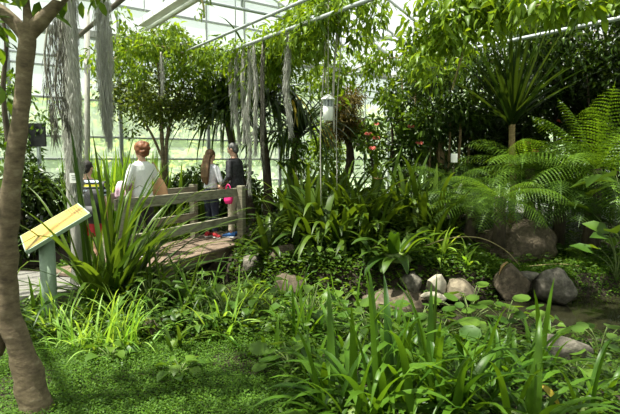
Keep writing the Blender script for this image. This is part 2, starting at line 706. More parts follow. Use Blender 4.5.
def fern(name, label, base, n, L, leaf, group=None, el=(.25, 1.0), droop=1.3, trunk=None, azs=None, sc=(.8, 1.1), cat='fern', npair=26):
    sd = nseed()
    r = random.Random(sd)
    t = thing(name, label, cat, base, group)
    if trunk:
        mb = MB()
        mb.tube([(0, 0, -trunk), (.02, 0, -trunk * .5), (0, 0, .02)], [.11, .09, .08], 10, wob=.3, seed=sd)
        mb.build('trunk', 'barkdark', t, True)
    for i in range(n):
        az = (azs[i % len(azs)] if azs else 2 * PI * i / n) + r.uniform(-.3, .3)
        e = el[0] + (el[1] - el[0]) * ((i * .618) % 1)
        key = (L, leaf, round(e * 4), round(droop, 1))
        if key not in FR:
            me = frond_mesh(L, npair, L * .27, droop, round(e * 4) / 4, len(FR) + 7)
            me.materials.append(MATS[leaf])
            FR[key] = me
        o = bpy.data.objects.new('frond', FR[key])
        COL.objects.link(o)
        o.parent = t
        o.rotation_euler = (r.uniform(-.25, .25), 0, az)
        s = r.uniform(*sc)
        o.scale = (s, s, s)
    return t


# ------------------------------------------------------------------ terrain
CH = [Vector((9, 6.5)), Vector((4.2, 6.05)), Vector((2.2, 5.85)), Vector((.9, 5.75)), Vector((-.1, 5.75)), Vector((-1.0, 6.25)), Vector((-1.75, 7.05)), Vector((-2.4, 7.6)), Vector((-3.2, 7.9)), Vector((-6.5, 8.2))]


def chan(x, y):
    p = Vector((x, y))
    best = 1e9
    for a, b in zip(CH, CH[1:]):
        d = b - a
        t = max(0, min(1, (p - a).dot(d) / d.length_squared))
        best = min(best, (a + d * t - p).length)
    return best


def ss(a, b, x):
    t = max(0, min(1, (x - a) / (b - a)))
    return t * t * (3 - 2 * t)


def gh(x, y):
    d = chan(x, y)
    z = .05 * noise.noise(Vector((x * .9, y * .9, 0))) + .02 * noise.noise(Vector((x * 3, y * 3, 5)))
    z += .19 * ss(2.2, .6, math.hypot((x + .6) * .7, y - 9.6))          # rise behind the footbridge
    z += .25 * ss(8, 11, y) * ss(-1, 2, x)
    z += .36 * ss(2.6, .9, math.hypot(x - .8, y - 8.5))                # mound of the big strap-leaved clumps
    z -= .2 * ss(.1, 1.1, x) * ss(3.3, 4.4, y) * ss(6.8, 6.0, y)
    k = ss(.95, .45, d)
    return z * (1 - k) - .62 * k


def gp(px, py, Y):
    """ground point straight below / above that pixel column at distance Y"""
    q = at(px, py, Y)
    return Vector((q.x, q.y, max(gh(q.x, q.y), -.3)))


xs = np.arange(-13, 15.01, .16)
ys = np.arange(-7, 21.01, .16)
V, Q = [], []
for y in ys:
    for x in xs:
        V.append((x, y, gh(x, y)))
nx = len(xs)
for j in range(len(ys) - 1):
    for i in range(nx - 1):
        # only inside the house
        x, y = xs[i], ys[j]
        a, b = .8 * x + .6 * y, -.6 * x + .8 * y
        if -3.2 < a < 12.2 and -5.2 < b < 11.9:
            Q.append((j * nx + i, j * nx + i + 1, (j + 1) * nx + i + 1, (j + 1) * nx + i))
g = struct(link('floor', npmesh('floor', V, None, Q), 'soil'), 'dark planting soil of the greenhouse beds')

# water
w = MB()
L1, L2 = [], []
for i, c in enumerate(CH):
    d = (CH[min(i + 1, len(CH) - 1)] - CH[max(i - 1, 0)]).normalized()
    s = Vector((-d.y, d.x))
    L1.append(Vector((c.x + s.x * .85, c.y + s.y * .85, -.27)))
    L2.append(Vector((c.x - s.x * .85, c.y - s.y * .85, -.27)))
V = L1 + L2
n = len(L1)
me = pymesh('stream_water', V, [(i, i + 1, n + i + 1, n + i) for i in range(n - 1)])
o = struct(link('stream_water', me, 'water'), 'dark still water of the narrow stream')


def ribbon(name, pts, wd, z0, z1, mat, label, th=.25):
    P = smooth_path([Vector((p[0], p[1], 0)) for p in pts], 6)
    V = []
    m = len(P)
    for i, p in enumerate(P):
        d = (P[min(i + 1, m - 1)] - P[max(i - 1, 0)]).normalized()
        s = Vector((-d.y, d.x, 0))
        z = z0 + (z1 - z0) * i / (m - 1)
        for (k, zz) in ((1, z), (-1, z), (-1, z - th), (1, z - th)):
            q = p + s * (k * wd / 2)
            q.z = zz
            V.append(q)
    Fc = [(0, 3, 2, 1), (4 * m - 4, 4 * m - 3, 4 * m - 2, 4 * m - 1)]
    for i in range(m - 1):
        a, b = i * 4, i * 4 + 4
        for k in range(4):
            Fc.append((a + k, a + (k + 1) % 4, b + (k + 1) % 4, b + k))
    return struct(link(name, pymesh(name, V, Fc), mat), label)


# footbridge geometry
PB = Vector((-1.18, 8.43, 0))
DB = Vector((.407, .914, 0)).normalized()
SB = Vector((-DB.y, DB.x, 0))


def br(al, pe, z):
    return PB + DB * al + SB * pe + UP * z


e0 = br(-2.85, .52, 0)
ribbon('path', [(-7.6, 6.9), (-5.6, 6.35), (-4.0, 6.1), (-3.3, 5.95), (e0.x - .3, e0.y - .1), (e0.x + .02, e0.y + .04)], 1.25, .03, .17, 'pathmat', 'grey paved path leading to the footbridge')
e1 = br(.62, .5, 0)
ribbon('path', [(e1.x, e1.y), (e1.x + .3, e1.y + .55), (e1.x + 1.2, e1.y + .9), (e1.x + 2.6, e1.y + 1.1), (e1.x + 4.5, e1.y + 2.2)], 1.1, .2, .26, 'earthpath', 'brown earth path beyond the footbridge')

# ------------------------------------------------------------------ greenhouse
A0, A1, B0, B1 = -3.0, 12.0, -5.0, 11.7
EZ, RZ, AM = 4.3, 7.0, 4.5


def glazed_bay(n, p, q, z0, z1, label, rows):
    d = (q - p).normalized()
    me = pymesh('window', [p + UP * z0, q + UP * z0, q + UP * z1, p + UP * z1], [(0, 1, 2, 3)])
    o = struct(link('window_%d' % n, me, 'glass'), label)
    mb = MB()
    for e in (p, q):
        mb.bar(e + UP * z0, e + UP * z1, .07, .09, up=d.cross(UP))
    m = (p + q) / 2
    mb.bar(m + UP * z0, m + UP * z1, .03, .05, up=d.cross(UP))
    for z in rows:
        mb.bar(p + UP * z, q + UP * z, .04, .04)
    mb.build('window_frame', 'alu', o)
    return o


k = 1
plw = {}


def wall_side(side, a0, b0, a1, b1, nbay, rows):
    global k
    mb = MB()
    p, q = ab(a0, b0), ab(a1, b1)
    mb.bar(p + UP * .1, q + UP * .1, .2, .7)
    mb.bar(p + UP * EZ, q + UP * EZ, .12, .14)
    o = struct(mb.build('wall_' + side, 'plinth'), 'low concrete plinth and eaves beam of the greenhouse')
    for i in range(nbay):
        glazed_bay(k, p.lerp(q, i / nbay), p.lerp(q, (i + 1) / nbay), .45, EZ, 'tall glazed bay of the greenhouse wall', rows)
        k += 1


wall_side('back', A0, B1, A1, B1, 7, (.5, 1.05, 1.62, 2.1, 2.9, 3.55, 3.75, 4.2))
wall_side('right', A1, B1, A1, B0, 8, (.5, 1.3, 2.1, 2.9, 3.6, 4.2))
wall_side('left', A0, B0, A0, B1, 8, (.5, 1.3, 2.1, 2.9, 3.6, 4.2))
wall_side('front', A0, B0, A1, B0, 7, (.5, 1.3, 2.1, 2.9, 3.6, 4.2))
# gable glass above the eaves, two ends
for nm, b in (('wall_gable_back', B1), ('wall_gable_front', B0)):
    me = pymesh(nm, [ab(A0, b, EZ), ab(A1, b, EZ), ab(AM, b, RZ)], [(0, 1, 2)])
    o = struct(link(nm, me, 'glass'), 'glazed gable under the ridge')
    mb = MB()
    for i in range(1, 14):
        a = A0 + (A1 - A0) * i / 14
        top = RZ - (RZ - EZ) * abs(a - AM) / (AM - A0)
        mb.bar(ab(a, b, EZ), ab(a, b, top), .04, .05, up=Vector((.6, -.8, 0)))
    for z in (5.0, 5.7):
        wd = (AM - A0) * (RZ - z) / (RZ - EZ)
        mb.bar(ab(AM - wd, b, z), ab(AM + wd, b, z), .04, .05)
    mb.build('window_frame', 'alu', o)
# roof: two glass slopes with glazing bars
V = [ab(A0, B0, EZ), ab(AM, B0, RZ), ab(A1, B0, EZ), ab(A0, B1, EZ), ab(AM, B1, RZ), ab(A1, B1, EZ)]
ceil = struct(link('ceiling', pymesh('ceiling', V, [(0, 1, 4, 3), (1, 2, 5, 4)]), 'roofglass'), 'glass roof of the greenhouse')
mb = MB()
nb = 17
for i in range(nb + 1):
    b = B0 + (B1 - B0) * i / nb
    thick = .09 if i % 4 == 0 else .045
    mb.bar(ab(A0, b, EZ), ab(AM, b, RZ), thick, thick)
    mb.bar(ab(AM, b, RZ), ab(A1, b, EZ), thick, thick)
for a in (-3, -1.1, .8, 2.6, 4.5, 6.4, 8.2, 10.1, 12):
    z = RZ - (RZ - EZ) * abs(a - AM) / (AM - A0)
    mb.bar(ab(a, B0, z - .04), ab(a, B1, z - .04), .06, .07)
mb.build('glazing_bar', 'alu', ceil)
# inner pipes and trusses
tn = 1


def trim(p, q, r, label, mat='steel'):
    global tn
    mb = MB()
    mb.tube([p, q], r, 10)
    o = struct(mb.build('trim_%d' % tn, mat, smooth=True), label)
    tn += 1
    return o


trim(ab(4.26, -4.8, 3.5), ab(4.26, 11.6, 3.5), .028, 'galvanised pipe running lengthwise under the roof, wrapped in vine')
trim(ab(3.75, -4.8, 3.55), ab(3.75, 11.6, 3.55), .022, 'thin second pipe beside the vine-wrapped pipe')
trim(ab(7.5, -4.8, 3.5), ab(7.5, 11.6, 3.5), .03, 'galvanised pipe crossing above the spiky palm')
trim(ab(2.15, -4.8, 3.75), ab(2.15, 11.6, 3.75), .035, 'dark pipe beside the tube lamp', 'barkdark')
trim(gp(87, 230, 9.4), at(87, 10, 9.4), .05, 'pale round column behind the mossy wooden post', 'postwood')
for b in (-2.0, 3.1, 8.0):
    trim(ab(-3, b, 4.25), ab(12, b, 4.25), .03, 'cross tie of the roof')
    for a in (1.0, 4.5, 8.0):
        z = RZ - (RZ - EZ) * abs(a - AM) / (AM - A0)
        trim(ab(a, b, 4.25), ab(a, b, z), .02, 'upright of the roof truss')
for a in (2.7, 4.26, 7.5):
    for b in (4.6, 7.8):
        z = RZ - (RZ - EZ) * abs(a - AM) / (AM - A0)
        trim(ab(a, b, 3.5 if a != 2.7 else 3.85), ab(a, b, z), .008, 'thin hanger rod')

# fluorescent batten
lf = thing('tube_lamp', 'unlit white fluorescent batten hanging under the roof glass', 'lamp', ab(2.85, 6.0, 3.72))
ubx, uby = Vector((.8, .6, 0)), Vector((-.6, .8, 0))
mb = MB()
mb.bar((0, 0, .05), uby * 2.2 + UP * .05, .26, .10)
mb.build('housing', 'white', lf, bevel=.01)
mb = MB()
mb.tube([uby * .04 + UP * -.03, uby * 2.14 + UP * -.03], .03, 10)
mb.build('tube', 'lamptube', lf, True)
for t in (.02, 2.14):
    mb = MB()
    mb.bar(uby * t + UP * -.02, uby * (t + .03) + UP * -.02, .06, .07)
    mb.build('lamp_holder', 'white', lf)

# outside
mb = MB()
V, Q = [], []
nn = 60
for j in range(nn + 1):
    for i in range(nn + 1):
        x, y = -60 + 120 * i / nn, -20 + 110 * j / nn
        r = math.hypot(x, y - 5)
        V.append((x, y, -.75 + 7 * ss(32, 80, r) + .3 * noise.noise(Vector((x * .1, y * .1, 0)))))
for j in range(nn):
    for i in range(nn):
        Q.append((j * (nn + 1) + i, j * (nn + 1) + i + 1, (j + 1) * (nn + 1) + i + 1, (j + 1) * (nn + 1) + i))
struct(link('lawn', npmesh('lawn', V, None, Q), 'lawnmat'), 'sunlit lawn outside the glass')
OUT = [(-16, 17, 3.2, 'outer'), (-12, 22, 3.6, 'outer_dark'), (-9, 27, 4.0, 'outer'), (-5, 24, 3.0, 'outer'), (-1, 29, 4.2, 'outer_dark'),
       (4, 27, 3.4, 'outer'), (9, 27, 3.8, 'outer'), (14, 22, 3.4, 'outer_dark'), (18, 17, 3.5, 'outer'), (-20, 12, 3.2, 'outer_dark'), (-7.5, 18.5, 1.5, 'outer'), (-4.2, 19.6, 1.2, 'outer')]
OL = ['pale round tree on the lawn outside the glass beyond the path', 'darker bushy tree outside the glass beyond the moss-hung post', 'tall pale tree outside the glass behind the woman',
      'pale tree outside the glass behind the small-leaved tree', 'darker tall tree outside the glass behind the girl and man', 'pale tree outside the glass behind the hanging lantern',
      'pale tree outside the glass behind the bamboo', 'darker tree outside the glass behind the spiky palm', 'pale tree outside the glass behind the flowering shrub', 'darker tree outside the glass beside the forked trunk',
      'low pale bush outside the glass behind the woman', 'smaller pale bush outside the glass beside the window post']
for (x, y, s, lm), lb in zip(OUT, OL):
    rnd = random.Random(x * 7 + y)
    cl = crown_clumps(rnd, (x, y, s * .75), (s * .75, s * .75, s * .62), 26, s * .3, .35)
    tree('outdoor_tree' if s > 2 else 'outdoor_bush', lb, 'tree' if s > 2 else 'bush', (x, y, -.8), [(x, y, -.8), (x + .1, y, s * .4), (x, y, s * .9)], [s * .07, s * .05, s * .03], cl, lm, 3200, .34, .22, OVAL, 'bark', branches=5)

# ------------------------------------------------------------------ footbridge
bt = thing('footbridge', 'weathered wooden footbridge with plank deck and post-and-rail sides over the stream', 'footbridge', br(-1.2, .5, .2))
bo = bt.location.copy()


def bb(al, pe, z):
    return br(al, pe, z) - bo


mb = MB()
npl = 26
for i in range(npl):
    a = -2.9 + 3.55 * (i + .5) / npl
    mb.bar(bb(a, -.06, .183), bb(a, 1.12, .183), 3.55 / npl - .012, .034)
mb.build('deck', 'deckwood', bt)
for pe in (.0, 1.06):
    mb = MB()
    mb.bar(bb(-2.9, pe, .10), bb(.62, pe, .10), .07, .13)
    mb.build('beam', 'deckwood', bt)
    for al in ((0, -2.65) if pe == 0 else (.1, -1.9)):
        mb = MB()
        mb.bar(bb(al, pe - .02, -.45 if al > -3 and pe == 0 else .0), bb(al, pe - .02, 1.17), .11, .11, up=DB)
        mb.build('post', 'railwood', bt, bevel=.008)
    for z, h in ((1.06, .14), (.60, .13)):
        mb = MB()
        mb.bar(bb(-2.72 if pe == 0 else -1.97, pe + (.055 if pe == 0 else -.075), z), bb(.08, pe + (.055 if pe == 0 else -.075), z), .045, h)
        mb.build('rail', 'railwood', bt, bevel=.006)

# ------------------------------------------------------------------ sign lectern
st = thing('information_sign', 'yellow slanted information board on a grey green steel post beside the forked trunk', 'sign', gp(40, 300, 4.75))
so = st.location.copy()
TL, TR, BR_, BL = (at(20, 236, 5.0) - so, at(78, 203, 5.15) - so, at(90, 213, 4.75) - so, at(25, 252, 4.6) - so)
nrm = (TR - TL).cross(BL - TL).normalized()
if nrm.z < 0:
    nrm = -nrm
mb = MB()
V = [TL, TR, BR_, BL, TL - nrm * .035, TR - nrm * .035, BR_ - nrm * .035, BL - nrm * .035]
mb.add(V, [(0, 3, 2, 1), (4, 5, 6, 7), (0, 1, 5, 4), (1, 2, 6, 5), (2, 3, 7, 6), (3, 0, 4, 7)])
mb.build('backing_tray', 'signsteel', st)


def sp(u, v, h=.003):
    return TL.lerp(TR, u).lerp(BL.lerp(BR_, u), v) + nrm * h


mb = MB()
V = [sp(.02, .04, .004), sp(.98, .04, .004), sp(.98, .96, .004), sp(.02, .96, .004), sp(.02, .04, .0), sp(.98, .04, 0), sp(.98, .96, 0), sp(.02, .96, 0)]
mb.add(V, [(0, 3, 2, 1), (4, 5, 6, 7), (0, 1, 5, 4), (1, 2, 6, 5), (2, 3, 7, 6), (3, 0, 4, 7)])
mb.build('board_face', 'signboard', st)
mb = MB()


def ink(u0, v0, u1, v1, wd=.007):
    a, b = sp(u0, v0, .005), sp(u1, v1, .005)
    d = (b - a).normalized()
    s = nrm.cross(d) * wd / 2
    mb.add([a - s, b - s, b + s, a + s], [(0, 1, 2, 3)])


rr = random.Random(3)
for u in (.93, .89, .85, .81, .77):          # rows of small illegible print
    v = .12
    while v < .85:
        dv = rr.uniform(.05, .14)
        ink(u, v, u, min(.9, v + dv), .016)
        v += dv + .035
for (u0, v0, u1, v1) in ((.08, .3, .42, .28), (.42, .28, .6, .4), (.12, .62, .5, .6), (.5, .6, .7, .72), (.3, .18, .32, .8), (.5, .2, .52, .78), (.14, .8, .4, .82)):
    ink(u0, v0, u1, v1, .009)
mb.build('print', 'signprint', st)
mb = MB()
pm = (TL + TR + BR_ + BL) / 4
pxy = Vector((pm.x * .55, pm.y * .55, 0))
zt = pm.z - ((pxy.x - pm.x) * nrm.x + (pxy.y - pm.y) * nrm.y) / nrm.z
slope = .072 * math.hypot(nrm.x, nrm.y) / nrm.z
mb.tube([(pxy.x, pxy.y, -.1), (pxy.x, pxy.y, zt - .045 - slope)], .072, 16, side=(1, 0, 0))
mb.build('post', 'signsteel', st, True)

# dark display panel near the glass
ds = thing('display_panel', 'small dark framed display panel standing by the glass behind the forked trunk', 'panel', gp(38, 150, 9.2))
pz = at(38, 135, 9.2).z - ds.location.z
mb = MB()
mb.box((0, 0, pz), (.34, .04, .42), -.2)
mb.build('panel_board', 'black', ds)
mb = MB()
mb.box((0, .03, pz / 2 - .1), (.05, .05, pz), -.2)
mb.build('post', 'steel', ds)

# ------------------------------------------------------------------ moss
def moss_strand(name, label, top, length, rad, leaf, n, group, bottom=.25, core=True, seed=None, wisps=True, ragged=.3):
    """grey hanging strand: many thin drooping threads about a core"""
    sd = nseed()
    rng = np.random.default_rng(sd)
    top = Vector(top)
    t = thing(name, label, 'hanging moss', top, group)
    zz = -length * rng.random(n) ** .9
    # width profile
    u = -zz / length
    rr = rad * np.clip(np.interp(u, [0, .1, .55, .85, 1], [.55, .95, 1, .75, bottom]), 0, 2)
    wob = np.sin(zz * 5.1 + sd) * rad * ragged + np.sin(zz * 2.3 + 2 * sd) * rad * ragged
    th = rng.random(n) * 2 * PI
    r = rr * np.sqrt(rng.random(n))
    P = np.stack([np.cos(th) * r + wob, np.sin(th) * r * .8, zz], 1)
    D = np.stack([rng.normal(size=n) * .13, rng.normal(size=n) * .13, -np.ones(n)], 1)
    Nn = rng.normal(size=(n, 3))
    Ls = rng.uniform(.08, .22, n)
    link('strands', leafcloud('strands', P, D, Nn, Ls, rng.uniform(.004, .009, n), DIAM), leaf, t)
    mb = MB()
    pts = [(math.sin(-z * 5.1 * -1 + sd) * rad * ragged, 0, z) for z in np.linspace(0, -length * .97, 14)]
    mb.tube(pts, lerp_list([.012, .01, .008], 14), 6)
    mb.build('stem', 'rope', t, True)
    return t


# moss hung wooden post on the path edge
mp_ = gp(79, 285, 5.75)
pt = thing('wooden_post', 'grey weathered wooden post overgrown with hanging grey moss beside the path', 'post', mp_)
mb = MB()
hz = 5.3
pts = [(0, 0, -.15), (.01, 0, .8), (-.01, 0, 1.6), (.02, 0, 2.6), (.0, 0, hz)]
pts = smooth_path(pts, 5)
mb.tube(pts, lerp_list([.095, .085, .085, .08, .075], len(pts)), 14, wob=.35, seed=4)
mb.build('shaft', 'postwood', pt, True)
rng = np.random.default_rng(5)
n = 5200
zz = rng.uniform(1.25, 4.6, n)
th = rng.random(n) * 2 * PI
r = .075 + .03 * rng.random(n) + .012 * np.sin(zz * 4)
P = np.stack([np.cos(th) * r + .01, np.sin(th) * r, zz], 1)
D = np.stack([rng.normal(size=n) * .16 + np.cos(th) * .06, rng.normal(size=n) * .16 + np.sin(th) * .06, -np.ones(n)], 1)
Nn = np.stack([np.cos(th), np.sin(th), np.zeros(n)], 1) + rng.normal(size=(n, 3)) * .4
Ls = rng.uniform(.05, .14, n)
link('moss_coat', leafcloud('moss_coat', P, D, Nn, Ls, rng.uniform(.005, .011, n), DIAM), 'greymoss', pt)
# tag on the post
tg = thing('plant_tag', 'small white paper tag fixed to the mossy wooden post', 'tag', at(74, 178, 5.6))
mb = MB()
mb.box((0, 0, 0), (.095, .008, .11))
mb.build('card', 'white', tg)
mb = MB()
for z, w in ((.028, .055), (.008, .04), (-.014, .05)):
    mb.box((0, -.005, z), (w, .002, .007))
mb.build('print', 'tagprint', tg)

# hanging moss columns
moss_strand('hanging_moss', 'thick pale grey moss column hanging next to the mossy post', at(101, -40, 5.9), 2.0, .095, 'greymoss', 4200, 'hanging moss near the post', .12, ragged=.1)
moss_strand('hanging_moss', 'ragged dark moss tuft dangling from the forked tree branch', at(47, 6, 4.6), 1.15, .05, 'greymoss_dark', 380, 'hanging moss near the post', .2, ragged=.9)
moss_strand('hanging_moss', 'second ragged dark moss tuft nearer the mossy post', at(57, 10, 4.7), 1.05, .055, 'greymoss_dark', 420, 'hanging moss near the post', .2, ragged=.9)
ML = ['longest grey aerial strand beside the drooping screw-pine', 'pale broad strand, second beside the drooping screw-pine', 'thin grey strand hanging before the screw-pine crown',
      'short pale strand hanging before the screw-pine crown', 'grey strand hanging straight over the man', 'grey strand hanging just beyond the man', 'thin lone strand before the screw-pine, far from the others']
for i, (px, y0, y1, rd) in enumerate(((237, 58, 139, .022), (249, 52, 188, .026), (255, 56, 150, .018), (232, 60, 122, .018), (263, 62, 165, .018), (243, 70, 138, .022), (288, 44, 130, .028))):
    Y = 4.26 / (.8 * (px - 310) / F + .6)
    p = at(px, 100, Y)
    p.z = 3.5
    y0 = 160 - 1.9 / Y * F
    moss_strand('hanging_moss', ML[i], p, (y1 - y0) / F * Y, rd * 1.7, 'greymoss' if i != 4 else 'greymoss_dark', 1100, 'grey strands beside the screw-pine', .3, ragged=.4)
moss_strand('hanging_moss', 'slim grey strand dangling among the small-leaved tree foliage', at(161, 52, 8.6), .62, .03, 'greymoss', 350, 'grey strands beside the screw-pine', .2)

# ropes and lantern
LY = 7.2
lp = at(328, 121, LY)
la = thing('sensor_lantern', 'white lantern-like sensor housing with a conical cap hanging on cords', 'sensor', lp)
mb = MB()
pr = [(0, .0), (.062, .0), (.07, .02), (.072, .13), (.08, .15), (.08, .24)]
mb.tube([(0, 0, z) for z in (0, .01, .15, .2)], [.05, .068, .07, .07], 20)
mb.build('housing', 'white', la, True)
mb = MB()
for i in range(10):
    a = 2 * PI * i / 10
    mb.box((.066 * math.cos(a), .066 * math.sin(a), .25), (.012, .026, .1), a)
mb.tube([(0, 0, .19), (0, 0, .31)], .045, 12)
mb.build('vent_grille', 'steel', la)
mb = MB()
mb.tube([(0, 0, .295), (0, 0, .31), (0, 0, .35), (0, 0, .37)], [.1, .098, .05, .015], 20)
mb.build('cap', 'white', la, True)
mb = MB()
mb.tube([(.0, 0, .36), (.0, .0, 2.4)], .008, 6)
mb.build('cord', 'rope', la, True)
for (px, y1, r_, lb) in ((321, 205, .012, 'long brown aerial root hanging beside the lantern down to the plants'), (334, 132, .022, 'thick grey twisted root hanging behind the lantern'), (326, 88, .014, 'short grey root hanging just over the lantern cap'), (337, 190, .008, 'thin straight root reaching the shrub beside the lantern')):
    a, b = at(px + 3, -30, LY + .25), at(px, y1, LY + .25)
    mb = MB()
    pts = smooth_path([a, a.lerp(b, .3) + Vector((.03, 0, 0)), a.lerp(b, .65) - Vector((.02, 0, 0)), b], 6)
    mb.tube(pts, lerp_list([r_, r_ * .9, r_ * .6], len(pts)), 7, wob=.4, seed=px)
    o = mb.build('hanging_root', 'rope', smooth=True)
    tag(o, lb, 'root', 'roots by the lantern')

# ------------------------------------------------------------------ rocks
def rock(label, c, size, mat, seed, rz=0, name='rock', group=None, cut=.0, rough=.28):
    bm = bmesh.new()
    bmesh.ops.create_icosphere(bm, subdivisions=4, radius=1)
    off = Vector((seed * 3.1, seed * 1.7, seed))
    for v in bm.verts:
        p = v.co.copy()
        d = 1 + rough * noise.noise(p * 1.1 + off) + rough * .5 * noise.noise(p * 2.6 + off) + rough * .3 * noise.noise(p * 5 + off) + rough * .18 * noise.noise(p * 12 + off)
        q = p * d
        # faceted look
        for k in range(9):
            r = random.Random(seed * 10 + k)
            nrm = Vector((r.gauss(0, 1), r.gauss(0, 1), r.gauss(0, 1) + .4)).normalized()
            h = .58 + .22 * r.random()
            e = q.dot(nrm) - h
            if e > 0:
                q -= nrm * e * .95
        v.co = Vector((q.x * size[0] / 2, q.y * size[1] / 2, q.z * size[2] / 2))
    me = bpy.data.meshes.new(name)
    bm.to_mesh(me)
    bm.free()
    me.polygons.foreach_set('use_smooth', [True] * len(me.polygons))
    o = link(name, me, mat, None, c)
    o.rotation_euler = (0, 0, rz)
    return tag(o, label, 'rock', group)


def rk(label, px, py, Y, w, h, mat, seed, group='rocks along the stream', dep=None, name='rock', rz=0):
    c = at(px, py, Y)
    W_, H_ = w / F * Y * 1.12, h / F * Y * 1.15
    return rock(label, c, (W_, dep or W_ * .8, H_), mat, seed, rz, name, group)


rk('large brown boulder under the big fern frond', 509, 249, 8.0, 78, 60, 'rockbrown', 3, None, .9, 'boulder')
rk('grey pointed rock at the water edge under the moss bank', 553, 289, 6.5, 42, 38, 'rock', 5)
rk('tall dark rock standing between the boulder and the pointed rock', 508, 283, 6.62, 34, 46, 'rockbrown', 6)
rk('small flat grey stone lying atop the tall dark rock', 528, 275, 6.6, 20, 10, 'rock', 8)
rk('long low brown rock under the dark strap-leaved clumps', 383, 262, 7.15, 64, 30, 'rockbrown', 9)
rk('wide dark ledge rock at the stream edge under the broad-leaved plant', 398, 306, 6.42, 90, 32, 'rockbrown', 11, dep=.7)
rk('grey round rock on the ledge behind the pale pebble', 412, 284, 6.62, 28, 26, 'rock', 12)
rk('pale flat pebble lying on the stream ledge', 432, 296, 6.25, 24, 11, 'rockpale', 13)
rk('cream pebble upright behind the flat pale pebble', 437, 284, 6.5, 20, 20, 'rockpale', 14)
rk('sunlit tan rock next to the pebbles', 459, 289, 6.45, 30, 22, 'rocktan', 15)
rk('grey speckled rock among the leaves on the near bank', 563, 362, 4.4, 62, 52, 'rock', 16, dep=.5)
rk('brown rock below the bushy clump near the bridge', 286, 262, 7.25, 36, 36, 'rockbrown', 17)
rk('dark grey rock in the shade under the arching strap leaves', 330, 268, 7.0, 30, 28, 'rock', 18)
rk('square brown stone holding the bank under the bridge end', 222, 268, 8.05, 34, 24, 'rockbrown', 20)
rk('mossy grey stone beside the bridge end post', 256, 264, 7.45, 34, 26, 'rock', 21)
rk('flat brown stone lower on the bank below the bushy clump', 292, 283, 6.7, 38, 20, 'rockbrown', 22)
rk('small dark stone on the far bank behind the boulder', 470, 262, 7.6, 26, 18, 'rock', 23)

# stump
sb = gp(153, 345, 4.45)
t = thing('tree_stump', 'small hollow rotten stump among the grass', 'stump', sb)
mb = MB()
V, Fc = [], []
nn = 18
for j, (z, r) in enumerate(((-.05, .12), (.08, .095), (.15, .09), (.15, .06), (.03, .05))):
    for i in range(nn):
        a = 2 * PI * i / nn
        q = r * (1 + .25 * noise.noise(Vector((math.cos(a) * 1.5, math.sin(a) * 1.5, 3))))
        zz = z + (.05 * noise.noise(Vector((math.cos(a) * 2, math.sin(a) * 2, 9))) if j in (2, 3) else 0)
        V.append((q * math.cos(a), q * math.sin(a), zz))
for j in range(4):
    for i in range(nn):
        Fc.append((j * nn + i, j * nn + (i + 1) % nn, (j + 1) * nn + (i + 1) % nn, (j + 1) * nn + i))
Fc.append(tuple(range(4 * nn, 5 * nn)))
mb.add(V, Fc)
mb.build('stump_shell', 'barkdark', t, True)

# ------------------------------------------------------------------ people
def fuse(mb, name, mat, parent, voxel=.012, smooth=4):
    o = mb.build(name, mat)
    md = o.modifiers.new('r', 'REMESH')
    md.mode = 'VOXEL'
    md.voxel_size = voxel
    sm = o.modifiers.new('s', 'SMOOTH')
    sm.factor = .5
    sm.iterations = smooth
    dg = bpy.context.evaluated_depsgraph_get()
    me = bpy.data.meshes.new_from_object(o.evaluated_get(dg))
    bpy.data.objects.remove(o)
    me.materials.clear()
    me.polygons.foreach_set('use_smooth', [True] * len(me.polygons))
    me.name = name
    return link(name, me, mat, parent)


TOR = [(.80, .13, .10), (.88, .155, .115), (.96, .155, .112), (1.06, .132, .098), (1.18, .148, .108), (1.30, .168, .108), (1.38, .155, .092), (1.43, .09, .07), (1.46, .055, .055)]


def hand(mb, w, d, palm_n, s, curl=.5, thumb=1):
    """w wrist, d direction of the forearm, palm_n palm side"""
    d = d.normalized()
    sd = d.cross(palm_n).normalized()
    pn = sd.cross(d)
    k = w + d * .085 * s
    mb.tube([w - d * .01 * s, w + d * .03 * s, k], [(.026 * s, .018 * s), (.040 * s, .018 * s), (.040 * s, .016 * s)], 10, side=sd)
    for i, ln in enumerate((.068, .078, .073, .058)):
        b = k + sd * ((i - 1.5) * .021 * s) - d * .01 * s
        e1 = (d * math.cos(curl * .5) + pn * math.sin(curl * .5))
        e2 = (d * math.cos(curl * 1.3) + pn * math.sin(curl * 1.3))
        e3 = (d * math.cos(curl * 2) + pn * math.sin(curl * 2))
        p1 = b + e1 * ln * .5 * s
        p2 = p1 + e2 * ln * .35 * s
        p3 = p2 + e3 * ln * .3 * s
        mb.tube([b, p1, p2, p3], [.0095 * s, .009 * s, .008 * s, .0065 * s], 7)
    b = w + d * .03 * s - sd * (.03 * s * thumb)
    p1 = b + (d * .6 - sd * .8 * thumb + pn * .3).normalized() * .04 * s
    p2 = p1 + (d * .9 - sd * .3 * thumb + pn * .5).normalized() * .035 * s
    mb.tube([b, p1, p2], [.012 * s, .0105 * s, .008 * s], 7)


